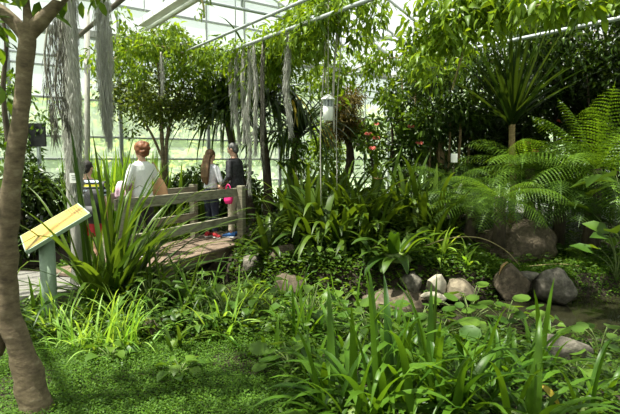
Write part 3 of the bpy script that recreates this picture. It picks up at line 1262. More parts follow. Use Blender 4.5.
def person(name, label, base, yaw, s, arms, legs, top, bottom, hair, head_yaw=0, head_pitch=0, shirt='white', pants='navy', shoes='black', hairmat='hair_dark', top_len=.86,
           lean=0, sleeve=1.0, bottom_to=.1, wide=1.0):
    """arms: {+1/-1: (elbow, wrist)} in body space of a 1.7 m figure facing +y; legs: {+1/-1: (knee, ankle, toe_dir)}"""
    t = thing(name, label, 'person', base, None, yaw)

    def S(v):
        return Vector(v) * s

    def rings(mb, lo, hi, grow):
        zz = [r for r in TOR if lo <= r[0] <= hi]
        mb.tube([S((0, lean * max(0, r[0] - .9), r[0])) for r in zz], [((r[1] * wide + grow) * s, (r[2] + grow) * s) for r in zz], 18, side=(1, 0, 0))
    sh = lambda k: Vector((.165 * k * wide, lean * .48, 1.375))
    hp = lambda k: Vector((.085 * k * wide, 0, .86))
    # body
    mb = MB()
    rings(mb, .8, 1.5, -.006)
    nk = Vector((0, lean * .55, 1.44))
    hc = Vector((0, lean * .6 + .015, 1.585))
    mb.tube([S(nk), S(nk + Vector((0, .005, .09)))], [.055 * s, .05 * s], 12)
    HR = Matrix.Rotation(head_yaw, 3, 'Z') @ Matrix.Rotation(-head_pitch, 3, 'X')

    def Hd(v):
        return S(hc + HR @ Vector(v))
    mb.ball(Hd((0, -.008, .025)), (.076 * s, .094 * s, .092 * s), 18, 12, HR)
    mb.tube([Hd((0, .02, .05)), Hd((0, .03, -.03)), Hd((0, .045, -.095))], [(.07 * s, .07 * s), (.064 * s, .062 * s), (.036 * s, .036 * s)], 14, side=(1, 0, 0))
    mb.tube([Hd((0, .085, .03)), Hd((0, .107, -.012)), Hd((0, .088, -.025))], [.009 * s, .014 * s, .012 * s], 8)
    for k in (1, -1):
        mb.ball(Hd((.078 * k, -.005, .0)), (.012 * s, .022 * s, .032 * s), 8, 6, HR)
    for k in (1, -1):
        el, wr = Vector(arms[k][0]), Vector(arms[k][1])
        mb.tube([S(sh(k)), S(sh(k).lerp(el, .4)), S(el), S(el.lerp(wr, .35)), S(wr)], [.048 * s, .043 * s, .036 * s, .037 * s, .024 * s], 10)
        hand(mb, S(wr), (wr - el), Vector(arms[k][2]) if len(arms[k]) > 2 else Vector((-k, .2, 0)), s, .45, k)
        kn, an = Vector(legs[k][0]), Vector(legs[k][1])
        mb.tube([S(hp(k)), S(hp(k).lerp(kn, .4)), S(kn), S(kn.lerp(an, .35)), S(an)], [.082 * s, .074 * s, .05 * s, .05 * s, .033 * s], 12)
        td = Vector(legs[k][2]).normalized()
        mb.tube([S(an), S(an + Vector((0, 0, -.05))), S(an + td * .1 + Vector((0, 0, -.06)))], [.035 * s, .035 * s, .028 * s], 10)
    fuse(mb, 'body', 'skin', t, .0085 * max(s, .8), 3)
    # face
    for k in (1, -1):
        m2 = MB()
        m2.ball(Hd((.032 * k, .079, .012)), .0125 * s, 10, 8)
        e = m2.build('eye', 'eyewhite', t, True)
        m2 = MB()
        m2.ball(Hd((.032 * k, .089, .012)), .0062 * s, 8, 6)
        m2.build('iris', 'black', e, True)
    m2 = MB()
    m2.tube([Hd((-.024, .075, -.055)), Hd((0, .084, -.057)), Hd((.024, .075, -.055))], [.004 * s, .0075 * s, .004 * s], 7)
    m2.build('mouth', 'lips', t, True)
    # hair
    mb = MB()
    R2 = Matrix.Rotation(head_yaw, 3, 'Z') @ Matrix.Rotation(-head_pitch, 3, 'X')
    if hair == 'short_full':
        mb.ball(Hd((0, -.028, .048)), (.115 * s, .118 * s, .104 * s), 18, 12, R2)
        mb.ball(Hd((0, -.055, -.01)), (.092 * s, .075 * s, .09 * s), 16, 10, R2)
        for k in (1, -1):
            mb.ball(Hd((.07 * k, -.03, .01)), (.05 * s, .065 * s, .075 * s), 10, 8, R2)
        for i in range(26):
            r = random.Random(i)
            a = r.uniform(PI * .95, PI * 2.05)
            z = r.uniform(-.05, .12)
            q = math.sqrt(max(.05, 1 - (z / .14) ** 2))
            mb.ball(Hd((math.cos(a) * .10 * q, -.03 + math.sin(a) * .105 * q, z)), .034 * s, 8, 6)
    elif hair == 'long':
        mb.ball(Hd((0, -.02, .04)), (.092 * s, .102 * s, .092 * s), 18, 12, R2)
        mb.tube([Hd((0, -.06, .04)), Hd((0, -.085, -.08)), S((0, lean * .4 - .12, 1.36)), S((.0, -.135, 1.2)), S((.01, -.13, 1.1)), S((.01, -.12, 1.03))],
                [(.08 * s, .05 * s), (.088 * s, .045 * s), (.10 * s, .035 * s), (.095 * s, .03 * s), (.07 * s, .022 * s), (.03 * s, .012 * s)], 16, side=(1, 0, 0))
        for i in range(9):
            x = (i - 4) * .02
            mb.tube([Hd((x, -.09, .0)), S((x * 1.1, -.148, 1.36)), S((x, -.162, 1.18)), S((x * .8, -.14, 1.04 + .02 * (i % 3)))], [.016 * s, .018 * s, .014 * s, .006 * s], 7)
    else:
        mb.ball(Hd((0, -.022, .038)), (.087 * s, .098 * s, .088 * s), 18, 12, R2)
        mb.ball(Hd((0, -.05, -.02)), (.077 * s, .06 * s, .07 * s), 14, 10, R2)
    fuse(mb, 'hair', hairmat, t, .010, 2)
    # shirt
    mb = MB()
    rings(mb, top_len, 1.44, .016)
    for k in (1, -1):
        el, wr = Vector(arms[k][0]), Vector(arms[k][1])
        end = el.lerp(wr, .93) if sleeve >= 1 else sh(k).lerp(el, sleeve)
        pts = [sh(k) - Vector((.02 * k, 0, 0)), sh(k).lerp(el, .4), el, el.lerp(wr, .5), end] if sleeve >= 1 else [sh(k) - Vector((.02 * k, 0, 0)), sh(k).lerp(el, sleeve * .5), end]
        rad = [.066, .06, .053, .047, .04] if sleeve >= 1 else [.066, .065, .066]
        mb.tube([S(p) for p in pts], [r * s for r in rad], 12)
    fuse(mb, top, shirt, t, .011, 5)
    # trousers
    mb = MB()
    rings(mb, .79, .97, .010)
    for k in (1, -1):
        kn, an = Vector(legs[k][0]), Vector(legs[k][1])
        en = kn.lerp(an, 1 - bottom_to) if bottom_to < 1 else hp(k).lerp(kn, .8)
        pts = [hp(k), hp(k).lerp(kn, .45), kn, kn.lerp(an, .5), en] if bottom_to < 1 else [hp(k), hp(k).lerp(kn, .4), en]
        mb.tube([S(p) for p in pts], [r * s for r in ([.096, .088, .068, .062, .058] if bottom_to < 1 else [.098, .094, .094])], 14)
    fuse(mb, bottom, pants, t, .011, 4)
    # shoes
    for k in (1, -1):
        an = Vector(legs[k][1])
        td = Vector(legs[k][2]).normalized()
        f = Vector((an.x, an.y, 0))
        dz = an.z - .085
        mb = MB()
        mb.tube([S(f + td * q + Vector((0, 0, z + dz))) for q, z in ((-.075, .055), (-.03, .065), (.05, .055), (.12, .042), (.165, .034))],
                [(.034 * s, .042 * s), (.043 * s, .05 * s), (.046 * s, .038 * s), (.047 * s, .03 * s), (.03 * s, .02 * s)], 12, side=(td.y, -td.x, 0))
        so_ = fuse(mb, 'shoe', shoes, t, .009, 2)
        m2 = MB()
        m2.tube([S(f + td * q + Vector((0, 0, .012 + dz))) for q in (-.09, -.04, .05, .13, .175)], [(.03 * s, .012 * s), (.045 * s, .013 * s), (.049 * s, .013 * s), (.047 * s, .013 * s), (.02 * s, .012 * s)], 12, side=(td.y, -td.x, 0))
        m2.build('sole', 'sole', so_, True)
    return t


YAW = lambda x, y: math.atan2(y, x) - PI / 2
DZ = .2
LEG = {1: ((.10, .02, .48), (.11, -.01, .085), (.15, 1, 0)), -1: ((-.10, .0, .48), (-.10, -.03, .085), (-.15, 1, 0))}
# woman
wp = at(143, 200, 7.25)
woman = person('person', 'person with short auburn hair and white cardigan seen from behind on the footbridge', (wp.x, wp.y, DZ), YAW(-.78, .62), .965,
               {1: ((.25, -.02, 1.10), (.22, .12, .92)), -1: ((-.24, .03, 1.10), (-.20, .22, 1.02))}, LEG, 'cardigan', 'trousers', 'short_full', .2, .12, 'knit', 'trouser_dark', 'black', 'hair_red', .88, wide=.92)
# girl
gpn = at(211, 200, 9.0)
girl = person('person', 'person with long brown hair, pale top and dark jeans seen from behind beside the man', (gpn.x, gpn.y, DZ), YAW(.55, .83), .93,
              {1: ((.24, .02, 1.10), (.20, .17, .98)), -1: ((-.23, .04, 1.10), (-.14, .2, 1.02))}, {1: ((.09, .02, .48), (.10, .0, .085), (.9, -.3, 0)), -1: ((-.09, .02, .48), (-.10, .0, .085), (-.2, 1, 0))},
              'shirt', 'jeans', 'long', -.1, .1, 'top_grey', 'navy', 'shoe_red', 'hair_brown', .9, wide=.9)
# man
mn = at(236.5, 200, 9.05)
man = person('person', 'person with grey hair, black jacket, beige trousers and blue shoes beside the bridge post', (mn.x, mn.y, DZ), YAW(-.86, .35), 1.0,
             {1: ((.24, .02, 1.10), (.17, .2, 1.0)), -1: ((-.25, .0, 1.10), (-.20, .17, .93))}, {1: ((.10, .03, .48), (.11, .0, .085), (.15, 1, 0)), -1: ((-.10, .05, .48), (-.11, .05, .085), (-.3, 1, 0))},
             'jacket', 'trousers', 'short', .15, .35, 'jacket', 'beige', 'shoe_blue', 'hair_grey', .8, lean=.08, wide=1.12)
# boy
bp_ = at(88, 200, 6.45)
boy = person('person', 'person in a striped shirt and red shorts standing half hidden behind the mossy post', (bp_.x, bp_.y, DZ - .06), YAW(.1, 1), .85,
             {1: ((.25, .0, 1.10), (.24, .13, .90)), -1: ((-.28, -.02, 1.12), (-.30, .12, .95))}, LEG, 'shirt', 'shorts', 'short', -.1, .25, 'stripes', 'redcloth', 'black', 'hair_dark', .84, sleeve=.75, bottom_to=1.2, wide=1.25)

# belongings
def at_body(root, v, s):
    return Matrix.Translation(root.location) @ Matrix.Rotation(root.rotation_euler.z, 4, 'Z') @ (Vector(v) * s)


# woman's tan bag
p = at_body(woman, (.25, -.06, .86), .965)
b = thing('shoulder_bag', 'tan leather shoulder bag hanging at the hip of the auburn-haired person', 'bag', p, None, woman.rotation_euler.z)
mb = MB()
mb.tube([(0, 0, -.02), (0, 0, .05), (0, 0, .17), (0, 0, .27), (0, 0, .31)], [(.05, .13), (.075, .20), (.065, .17), (.04, .10), (.015, .04)], 14, side=(1, 0, 0))
fuse(mb, 'bag_body', 'bagtan', b, .012, 4)
mb = MB()
mb.tube(smooth_path([(-.0, .07, .26), (-.04, .05, .42), (-.085, .02, .535), (-.04, -.05, .42), (0, -.07, .26)], 5), .008, 6)
mb.build('strap', 'bagtan', b, True)
# cloth over her arm
p = at_body(woman, (-.215, .13, 1.06), .99)
o = MB()
V, Fc = [], []
nu, nv = 14, 16
for j in range(nv + 1):
    u = j / nv
    for i in range(nu + 1):
        x = (i / nu - .5) * .24
        sgn = -1 if u < .35 else 1
        if u < .35:
            d, zz = -.075, -(.35 - u) * .6
        else:
            d, zz = .075, -(u - .35) * .62
        th = (u - .35) / .12
        if abs(th) < 1:
            d = .075 * math.sin(th * PI / 2)
            zz = .045 * math.cos(th * PI / 2) - .07 * abs(th)
        V.append((d * 1.0 + .015 * math.sin(x * 60 + u * 4), x + .01 * math.sin(u * 20), zz + .01))
for j in range(nv):
    for i in range(nu):
        a = j * (nu + 1) + i
        Fc.append((a, a + 1, a + nu + 2, a + nu + 1))
me = pymesh('folded_cardigan', V, Fc, True)
c = link('folded_cardigan', me, 'lilac', None, p)
c.rotation_euler = (0, 0, woman.rotation_euler.z)
sd_ = c.modifiers.new('s', 'SOLIDIFY')
sd_.thickness = .012
tag(c, 'lilac garment draped over the forearm of the auburn-haired person', 'garment')
# pink bag held by the girl
p = at_body(girl, (.235, .235, .66), .905)
p = at(228.5, 203, 8.75)
b = thing('pink_bag', 'bright pink bag held between the girl and the man', 'bag', p, None, girl.rotation_euler.z)
mb = MB()
mb.tube([(0, 0, -.02), (0, 0, .04), (0, 0, .17), (0, 0, .24)], [(.07, .03), (.10, .05), (.105, .045), (.09, .02)], 14, side=(1, 0, 0))
fuse(mb, 'bag_body', 'bagpink', b, .012, 4)
mb = MB()
mb.tube(smooth_path([(-.06, 0, .23), (-.035, 0, .30), (.0, -.0, .325), (.035, 0, .30), (.06, 0, .23)], 5), .009, 6)
mb.build('handle', 'bagpink', b, True)
# black backpack
p = at_body(boy, (.19, -.18, 1.08), .85)
b = thing('backpack', 'black backpack on the back of the person in the striped shirt', 'backpack', p, None, boy.rotation_euler.z)
mb = MB()
mb.tube([(0, 0, -.26), (0, 0, -.2), (0, 0, 0), (0, 0, .12), (0, 0, .18)], [(.10, .05), (.14, .085), (.145, .085), (.12, .07), (.06, .04)], 16, side=(1, 0, 0))
fuse(mb, 'bag_body', 'black', b, .014, 3)
mb = MB()
mb.tube([(0, -.085, -.2), (0, -.10, -.12), (0, -.085, -.03)], [(.08, .03), (.10, .03), (.08, .02)], 12, side=(1, 0, 0))
mb.build('front_pocket', 'black', b, True)
for x in (-.14, .08):
    mb = MB()
    mb.tube(smooth_path([(x, .06, .1), (x, .085, .24), (x, .17, .265), (x, .25, .2)], 4), [(.025, .008)] * 13, 8)
    mb.build('strap', 'black', b, True)

# ------------------------------------------------------------------ trees and big plants
# forked foreground tree
fb = gp(36, 405, 3.0)
fp = [fb - UP * .1, at(34, 400, 3.0), at(19, 345, 3.0), at(8, 305, 3.0), at(6, 255, 3.0), at(12, 185, 3.0), at(21, 110, 3.0), at(27, 45, 3.0), at(27, 25, 3.0)]
t = thing('forked_tree', 'smooth-barked tree with a leaning trunk forking near the top', 'tree', fb)
mb = MB()
pts = smooth_path([p - fb for p in fp], 7)
mb.tube(pts, lerp_list([.125, .10, .068, .07, .064, .054, .046, .046, .052], len(pts)), 16, wob=.22, seed=2)
mb.build('trunk', 'bark', t, True)
for nm, pp, rr in (('limb', [(26, 38), (12, 20), (-8, 4), (-40, -20)], [.045, .036, .032, .03]), ('limb', [(28, 35), (40, 22), (54, 8), (80, -25), (110, -60)], [.045, .04, .034, .03, .026]), ('limb', [(30, 30), (27, 10), (24, -25)], [.03, .02, .016]),
                   ('limb', [(8, 318), (-2, 330), (-6, 350), (-14, 300), (-20, 200)], [.05, .06, .06, .05, .045])):
    mb = MB()
    q = smooth_path([at(a, b_, 3.0) - fb for a, b_ in pp], 6)
    mb.tube(q, lerp_list(rr, len(q)), 10, wob=.2, seed=len(pp))
    mb.build(nm, 'bark', t, True)
rng = np.random.default_rng(8)
cl = [(at(*c) - fb, r) for c, r in (((-8, 60, 3.1), .16), ((2, 95, 3.3), .10), ((-5, 160, 3.2), .12), ((15, -30, 3.0), .3), ((70, -60, 3.2), .4), ((-40, 20, 3.0), .3), ((110, -70, 3.3), .4))]
rn = random.Random(77)
for i in range(60):  # unseen overhead crown clumps, added to shade and dapple the near bank
    q = Vector((rn.uniform(-2.2, 3.4) if i < 34 else rn.uniform(-.6, 2.8), rn.uniform(.2, 4.6), 0))
    q.z = max(3.4, CAMZ + .33 * q.y + .65) + rn.random() * .9
    if q.z < 4.9:
        cl.append((q - fb, rn.uniform(.22, .42)))
P, D, Nn = clump_leaves(rng, [c for c, _ in cl], [r for _, r in cl], 5600, .5)
Ls = rng.uniform(.08, .15, len(P))
link('foliage', leafcloud('foliage', P, D, Nn, Ls, Ls * .42, OVAL), 'vine_dark', t)
# dark climbing stem
mb = MB()
q = smooth_path([gp(12, 300, 4.2) - UP * .05, at(2, 205, 4.2), at(9, 180, 4.2), at(8, 140, 4.2), at(3, 90, 4.2), at(6, 40, 4.2), at(-4, -10, 4.2)], 6)
mb.tube(q, lerp_list([.03, .028, .024, .018, .012], len(q)), 8, wob=.2)
o = mb.build('climber_stem', 'barkdark', None, True)
tag(o, 'dark bent climber stem rising behind the forked trunk', 'stem')

rnd = random.Random(11)
# small-leaved ficus tree
base = gp(163, 190, 10.0)
cl = crown_clumps(rnd, at(158, 82, 10), (.95, .9, 1.0), 34, .30, .25)
cl += crown_clumps(rnd, at(128, 105, 10), (.35, .5, .7), 9, .24, .1) + crown_clumps(rnd, at(195, 110, 10), (.3, .5, .5), 8, .24, .1)
tree('small_leaved_tree', 'small-leaved bushy tree with thin stems behind the footbridge', 'tree', base,
     [base - UP * .1, at(164, 180, 10), at(162, 140, 10), at(160, 95, 10), at(157, 55, 10)], [.055, .046, .04, .03, .02], cl, 'ficus', 7800, .085, .04, OVAL, 'bark',
     stems=[([base + Vector((.1, 0, 0)), at(166, 150, 10), at(176, 105, 10), at(188, 70, 10)], [.04, .035, .028, .015]), ([at(163, 160, 10), at(152, 135, 10), at(142, 118, 10), at(132, 95, 10)], [.03, .026, .022, .012])], branches=22)


def spiky(name, label, base, trunk, rad, n, L, W, leaf, el, droop, cat='palm', extra=(), bark='barkdark', fold=.12):
    """rosette of long leaves on one or more stems"""
    sd = nseed()
    r = random.Random(sd)
    base = Vector(base)
    t = thing(name, label, cat, base)
    for i, (tr, cnt) in enumerate(((trunk, n),) + tuple(extra)):
        pts = smooth_path([Vector(p) - base for p in tr], 5)
        mb = MB()
        mb.tube(pts, lerp_list(rad, len(pts)), 10, wob=.15, seed=sd)
        mb.build('trunk', bark, t, True)
        V, Fc = [], []
        for j in range(cnt):
            q = pts[-1] - UP * r.uniform(0, .35) * .6
            e = r.uniform(*el)
            blade(V, Fc, q, r.uniform(0, 2 * PI), e, r.uniform(*L), W * r.uniform(.7, 1.15), droop * r.uniform(.5, 1.5), 10, fold, 2.2, r.uniform(-.3, .3), .8)
        link('foliage', pymesh('foliage', V, Fc, True), leaf, t)
    return t


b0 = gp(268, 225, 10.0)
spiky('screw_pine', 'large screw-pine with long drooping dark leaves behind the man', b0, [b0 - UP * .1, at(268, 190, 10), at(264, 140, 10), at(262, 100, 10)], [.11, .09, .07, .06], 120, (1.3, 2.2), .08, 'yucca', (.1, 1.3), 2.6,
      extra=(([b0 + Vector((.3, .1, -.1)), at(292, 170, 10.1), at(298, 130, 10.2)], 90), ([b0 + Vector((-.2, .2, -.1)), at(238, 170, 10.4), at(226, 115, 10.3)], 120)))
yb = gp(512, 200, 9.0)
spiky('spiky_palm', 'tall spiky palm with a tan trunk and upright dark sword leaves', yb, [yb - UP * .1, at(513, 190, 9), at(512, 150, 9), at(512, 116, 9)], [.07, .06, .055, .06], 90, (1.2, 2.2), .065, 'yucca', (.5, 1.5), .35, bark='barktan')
V, Fc = [], []
for (px, py, az, e, L) in ((288, 88, -.4, -.7, .75), (292, 100, -1.2, -.9, .6)):
    blade(V, Fc, Vector((0, 0, 0)) + at(px, py, 9.3) - at(288, 88, 9.3), az, e, L, .07, .8, 8)
o = link('yellowed_leaf', pymesh('yellowed_leaf', V, Fc, True), 'yellow', None, at(288, 88, 9.3))
tag(o, 'yellowing long leaves hanging from the screw-pine crown', 'leaf')

# curved dark trunk with brownish crown
kb = gp(343, 200, 11.0)
cl = crown_clumps(random.Random(4), at(349, 118, 11), (.52, .5, .55), 16, .25, .1)
tree('curved_tree', 'curved dark-trunked tree with fine brownish foliage behind the lantern', 'tree', kb, [kb - UP * .1, at(342, 190, 11), at(350, 165, 11), at(349, 145, 11), at(344, 128, 11)], [.13, .11, .10, .08, .05], cl, 'brownfine', 5000, .14, .02, LANCE, 'barkdark', droop=1.1)

# bamboo-like shrub clump
bb0 = gp(440, 190, 10.6)
cl = crown_clumps(random.Random(5), at(432, 105, 10.6), (1.0, .8, 1.35), 44, .3, .2)
stems = []
r5 = random.Random(6)
for i, (x0, x1, y1) in enumerate(((398, 402, 60), (412, 415, 40), (428, 428, 30), (446, 450, 45), (455, 462, 55), (462, 476, 70), (437, 438, 50))):
    p0 = at(x0, 195, 10.5 + r5.uniform(-.3, .3))
    stems.append(([Vector((p0.x, p0.y, gh(p0.x, p0.y) - .1)), at((x0 + x1) / 2 + 2, 130, p0.y), at(x1, y1, p0.y)], [.03, .026, .014]))
tree('bamboo_clump', 'tall bamboo-like clump of thin upright stems with narrow leaves beyond the ferns', 'bamboo', bb0, [bb0 - UP * .1, at(441, 170, 10.6), at(439, 120, 10.6), at(443, 60, 10.6)], [.10, .09, .07, .03], cl, 'dark', 6800, .18, .04, LANCE, 'barktan', droop=.5, stems=stems, branches=14)

# dark flowering shrubs against the side glass
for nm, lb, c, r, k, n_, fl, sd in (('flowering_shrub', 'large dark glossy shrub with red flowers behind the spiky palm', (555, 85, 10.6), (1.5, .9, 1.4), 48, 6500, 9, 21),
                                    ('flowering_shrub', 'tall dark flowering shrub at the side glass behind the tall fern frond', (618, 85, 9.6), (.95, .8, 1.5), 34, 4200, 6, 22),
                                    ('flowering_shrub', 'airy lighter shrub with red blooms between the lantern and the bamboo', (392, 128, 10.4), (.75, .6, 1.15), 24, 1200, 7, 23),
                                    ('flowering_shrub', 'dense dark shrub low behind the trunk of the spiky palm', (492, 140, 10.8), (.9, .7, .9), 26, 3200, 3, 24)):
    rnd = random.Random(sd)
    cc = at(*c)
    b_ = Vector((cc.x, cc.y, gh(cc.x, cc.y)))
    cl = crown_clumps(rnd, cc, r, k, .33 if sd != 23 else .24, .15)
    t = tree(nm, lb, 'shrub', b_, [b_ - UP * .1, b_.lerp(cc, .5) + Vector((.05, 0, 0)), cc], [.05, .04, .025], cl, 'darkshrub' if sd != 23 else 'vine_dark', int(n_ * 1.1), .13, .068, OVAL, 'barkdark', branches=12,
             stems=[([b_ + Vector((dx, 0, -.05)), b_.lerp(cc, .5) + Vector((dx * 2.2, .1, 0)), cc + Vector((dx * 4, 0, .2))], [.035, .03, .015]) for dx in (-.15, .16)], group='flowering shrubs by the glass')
    for i in range(fl):
        q, rr = cl[rnd.randrange(len(cl))]
        rng = np.random.default_rng(sd * 50 + i)
        m = 7
        an = np.arange(m) * 2 * PI / m
        D = np.stack([np.cos(an), np.sin(an) * .6 - .6, np.sin(an) * .4 - .4], 1)
        me = leafcloud('flower', np.zeros((m, 3)), D, np.tile([0, -.5, 1.], (m, 1)), np.full(m, .085), np.full(m, .06), OVAL)
        link('flower', me, 'pink', t, q - b_ + Vector((0, -rr * 1.05, 0)))

# vines on the pipes
def vine(name, label, pts, rad, n, L, Wd, leaf, stem_r=.012, tmpl=LANCE, droop=.9, group='vines under the roof', k=26):
    sd = nseed()
    rnd = random.Random(sd)
    rng = np.random.default_rng(sd)
    P = smooth_path(pts, 8)
    base = P[0].copy()
    t = thing(name, label, 'vine', base, group)
    mb = MB()
    mb.tube([p - base for p in P], stem_r, 7, wob=.3)
    mb.build('stem', 'liana', t, True)
    cl = []
    for i in range(k):
        u = rnd.random() * (len(P) - 1)
        p = P[int(u)].lerp(P[min(len(P) - 1, int(u) + 1)], u % 1)
        cl.append((p - base + Vector((rnd.gauss(0, rad * .6), rnd.gauss(0, rad * .6), rnd.gauss(0, rad * .55))), rad * rnd.uniform(.4, .8)))
    Pp, D, Nn = clump_leaves(rng, [c for c, _ in cl], [r for _, r in cl], n, droop)
    Ls = rng.uniform(L * .7, L * 1.2, n)
    link('foliage', leafcloud('foliage', Pp, D, Nn, Ls, Ls * Wd / L, tmpl), leaf, t)
    return t


vine('roof_vine', 'bright green vine wrapping the lengthwise roof pipe over the man', [ab(4.7, 5.0, 3.75), ab(4.75, 6.5, 3.55), ab(4.7, 8.0, 3.3), ab(4.6, 9.9, 3.0)], .42, 5000, .15, .05, 'vine', k=90)
vine('roof_vine', 'vine festoon hanging across the roof above the lantern', [at(322, 88, 9.8), at(350, 72, 9.6), at(390, 58, 9.2), at(440, 62, 8.6)], .4, 1400, .15, .055, 'vine', k=50)
vine('roof_vine', 'leafy vine spilling over the pipe before the spiky palm', [at(425, 40, 6.6), at(455, 22, 6.4), at(485, 12, 6.2), at(520, 2, 6.0)], .36, 1500, .16, .06, 'vine', k=40)
vine('roof_vine', 'broad-leaved vine shoot dangling under the roof above the flowering shrub', [at(535, 6, 5.4), at(565, 2, 5.3), at(600, -2, 5.2), at(640, 4, 5.2)], .18, 330, .17, .065, 'vine', k=16, tmpl=OVAL)
vine('roof_vine', 'thin vine trailing along the dark pipe beside the tube lamp', [at(112, 60, 8.5), at(140, 45, 8.8), at(175, 50, 9.2), at(205, 66, 9.6)], .34, 1500, .14, .05, 'vine', k=40)
vine('roof_vine', 'yellow-green vine tangle high against the side glass', [at(440, 55, 9.4), at(490, 62, 9.6), at(545, 45, 9.6), at(600, 30, 9.4)], .6, 3600, .13, .055, 'dark', k=80)
vine('roof_vine', 'short vine tip dangling next to the tube lamp', [at(196, -10, 5.8), at(203, 4, 5.8), at(204, 18, 5.8)], .08, 34, .11, .045, 'vine', k=6)
vine('liana', 'yellowish bare liana stem slanting through the roof vines', [at(478, -20, 6.5), at(470, 25, 6.5), at(460, 62, 6.6), at(452, 90, 6.8)], .1, 30, .13, .05, 'vine', .014, k=6)
vine('climbing_vine', 'leafy climber cloaking the shaded stems between man and lantern', [gp(300, 230, 9.7), at(300, 190, 9.7), at(292, 150, 9.7), at(296, 110, 9.7)], .22, 620, .13, .05, 'vine_dark', k=22)

# shrubs at the glass, path side
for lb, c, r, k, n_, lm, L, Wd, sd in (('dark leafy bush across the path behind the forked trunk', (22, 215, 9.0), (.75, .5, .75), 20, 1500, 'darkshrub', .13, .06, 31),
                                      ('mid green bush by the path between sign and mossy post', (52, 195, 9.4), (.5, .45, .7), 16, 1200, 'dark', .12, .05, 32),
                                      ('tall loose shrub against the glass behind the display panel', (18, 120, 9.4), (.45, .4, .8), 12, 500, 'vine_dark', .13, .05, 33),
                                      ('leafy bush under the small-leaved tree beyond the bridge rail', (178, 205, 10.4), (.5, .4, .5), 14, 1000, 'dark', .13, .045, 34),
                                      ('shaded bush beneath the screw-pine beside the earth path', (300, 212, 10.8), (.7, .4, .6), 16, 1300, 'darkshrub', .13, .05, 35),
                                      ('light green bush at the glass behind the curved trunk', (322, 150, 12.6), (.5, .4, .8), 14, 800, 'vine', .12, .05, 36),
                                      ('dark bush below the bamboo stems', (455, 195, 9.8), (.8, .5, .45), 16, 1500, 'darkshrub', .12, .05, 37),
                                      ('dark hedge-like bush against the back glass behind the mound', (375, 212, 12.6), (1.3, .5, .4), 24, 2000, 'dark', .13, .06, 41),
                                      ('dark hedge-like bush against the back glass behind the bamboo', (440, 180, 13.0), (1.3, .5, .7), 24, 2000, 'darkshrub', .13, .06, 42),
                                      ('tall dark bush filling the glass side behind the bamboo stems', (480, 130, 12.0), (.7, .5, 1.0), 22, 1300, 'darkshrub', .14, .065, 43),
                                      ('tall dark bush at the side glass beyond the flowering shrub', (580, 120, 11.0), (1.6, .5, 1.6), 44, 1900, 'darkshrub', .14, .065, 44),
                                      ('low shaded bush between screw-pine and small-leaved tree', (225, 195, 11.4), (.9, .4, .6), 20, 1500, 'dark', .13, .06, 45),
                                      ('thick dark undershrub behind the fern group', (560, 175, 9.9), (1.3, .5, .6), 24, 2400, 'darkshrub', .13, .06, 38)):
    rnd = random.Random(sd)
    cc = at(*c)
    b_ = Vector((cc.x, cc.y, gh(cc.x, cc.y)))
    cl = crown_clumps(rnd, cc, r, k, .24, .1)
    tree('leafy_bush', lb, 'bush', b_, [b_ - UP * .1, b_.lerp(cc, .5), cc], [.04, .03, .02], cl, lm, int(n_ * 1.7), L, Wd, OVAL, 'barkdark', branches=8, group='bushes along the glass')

# lilies behind the bridge
for lb, px, Y, n_, L, lm in (('bright green lily clump behind the bridge rail beside the woman', 120, 9.3, 110, (1.5, 1.95), 'lime'), ('bright lily clump by the glass next to the mossy post', 101, 9.5, 100, (1.45, 1.9), 'lime'),
                             ('sunlit lily clump further along the glass behind the woman', 140, 9.7, 100, (1.5, 1.9), 'lime'), ('strap-leaved clump in shade behind the girl', 198, 10.3, 50, (1.0, 1.5), 'crinum'),
                             ('tall strap-leaved clump in shade beyond the man', 262, 10.6, 50, (.7, 1.1), 'clivia'), ('strap-leaved clump under the bridge rail behind the deck', 172, 9.4, 36, (.5, .8), 'clivia')):
    strap_plant('lily_clump', lb, gp(px, 230, Y), n_ + (40 if lm == 'lime' else 0), L, .075 if lm != 'lime' else .11, lm, group='strap plants behind the bridge', el=(1.0 if lm != 'lime' else 1.15, 1.53), droop=.45 if lm != 'lime' else .25, spread=.2)

# big crinum beside the post
strap_plant('crinum_lily', 'big crinum with long arching blades beside the sign and bridge', gp(112, 292, 5.35), 120, (1.2, 2.15), .07, 'crinum', el=(.3, 1.54), droop=1.0, spread=.10, kink=.25, az_bias=.15)
strap_plant('crinum_lily', 'smaller crinum at the foot of the big crinum by the bridge', gp(160, 290, 5.2), 34, (.6, 1.2), .042, 'crinum', el=(.5, 1.45), droop=1.5, spread=.08, kink=.3)

# dark clumps on the mound
for lb, px, py, Y, n_, L, sdx in (('dark strap-leaved clump with arching blades toward the bridge', 322, 245, 7.7, 60, (.7, 1.2), 0), ('central dark strap-leaved clump on the mound', 362, 235, 8.0, 70, (.7, 1.1), 0), ('dark strap-leaved clump topping the mound by the window', 402, 215, 8.7, 64, (.7, 1.15), 0),
                                  ('dark strap-leaved clump behind the lantern roots', 345, 215, 8.9, 56, (.7, 1.05), 0), ('dark strap-leaved clump next to the fern group', 428, 232, 8.2, 46, (.6, 1.0), 0), ('dark strap-leaved clump near the earth path', 300, 235, 8.6, 40, (.6, 1.0), 0), ('low dark strap-leaved clump in front of the mound rock', 350, 262, 7.3, 30, (.45, .75), 0)):
    strap_plant('clivia_clump', lb, gp(px, py, Y), int(n_ * 1.8), (L[0] * 1.2, L[1] * 1.35), .1, 'clivia', group='dark clumps on the mound', el=(.4, 1.5), droop=2.0, spread=.2, tip=3.0, fold=.08)
o = link('dead_flower', leafcloud('dead_flower', np.zeros((5, 3)), np.array([[1, 0, .5], [-1, 0, .6], [0, -1, .6], [.3, .3, 1], [-.5, .4, .3]]), np.tile([0, -.3, 1.], (5, 1)), np.full(5, .09), np.full(5, .05), OVAL), 'deadleaf', None, at(378, 180, 7.9))
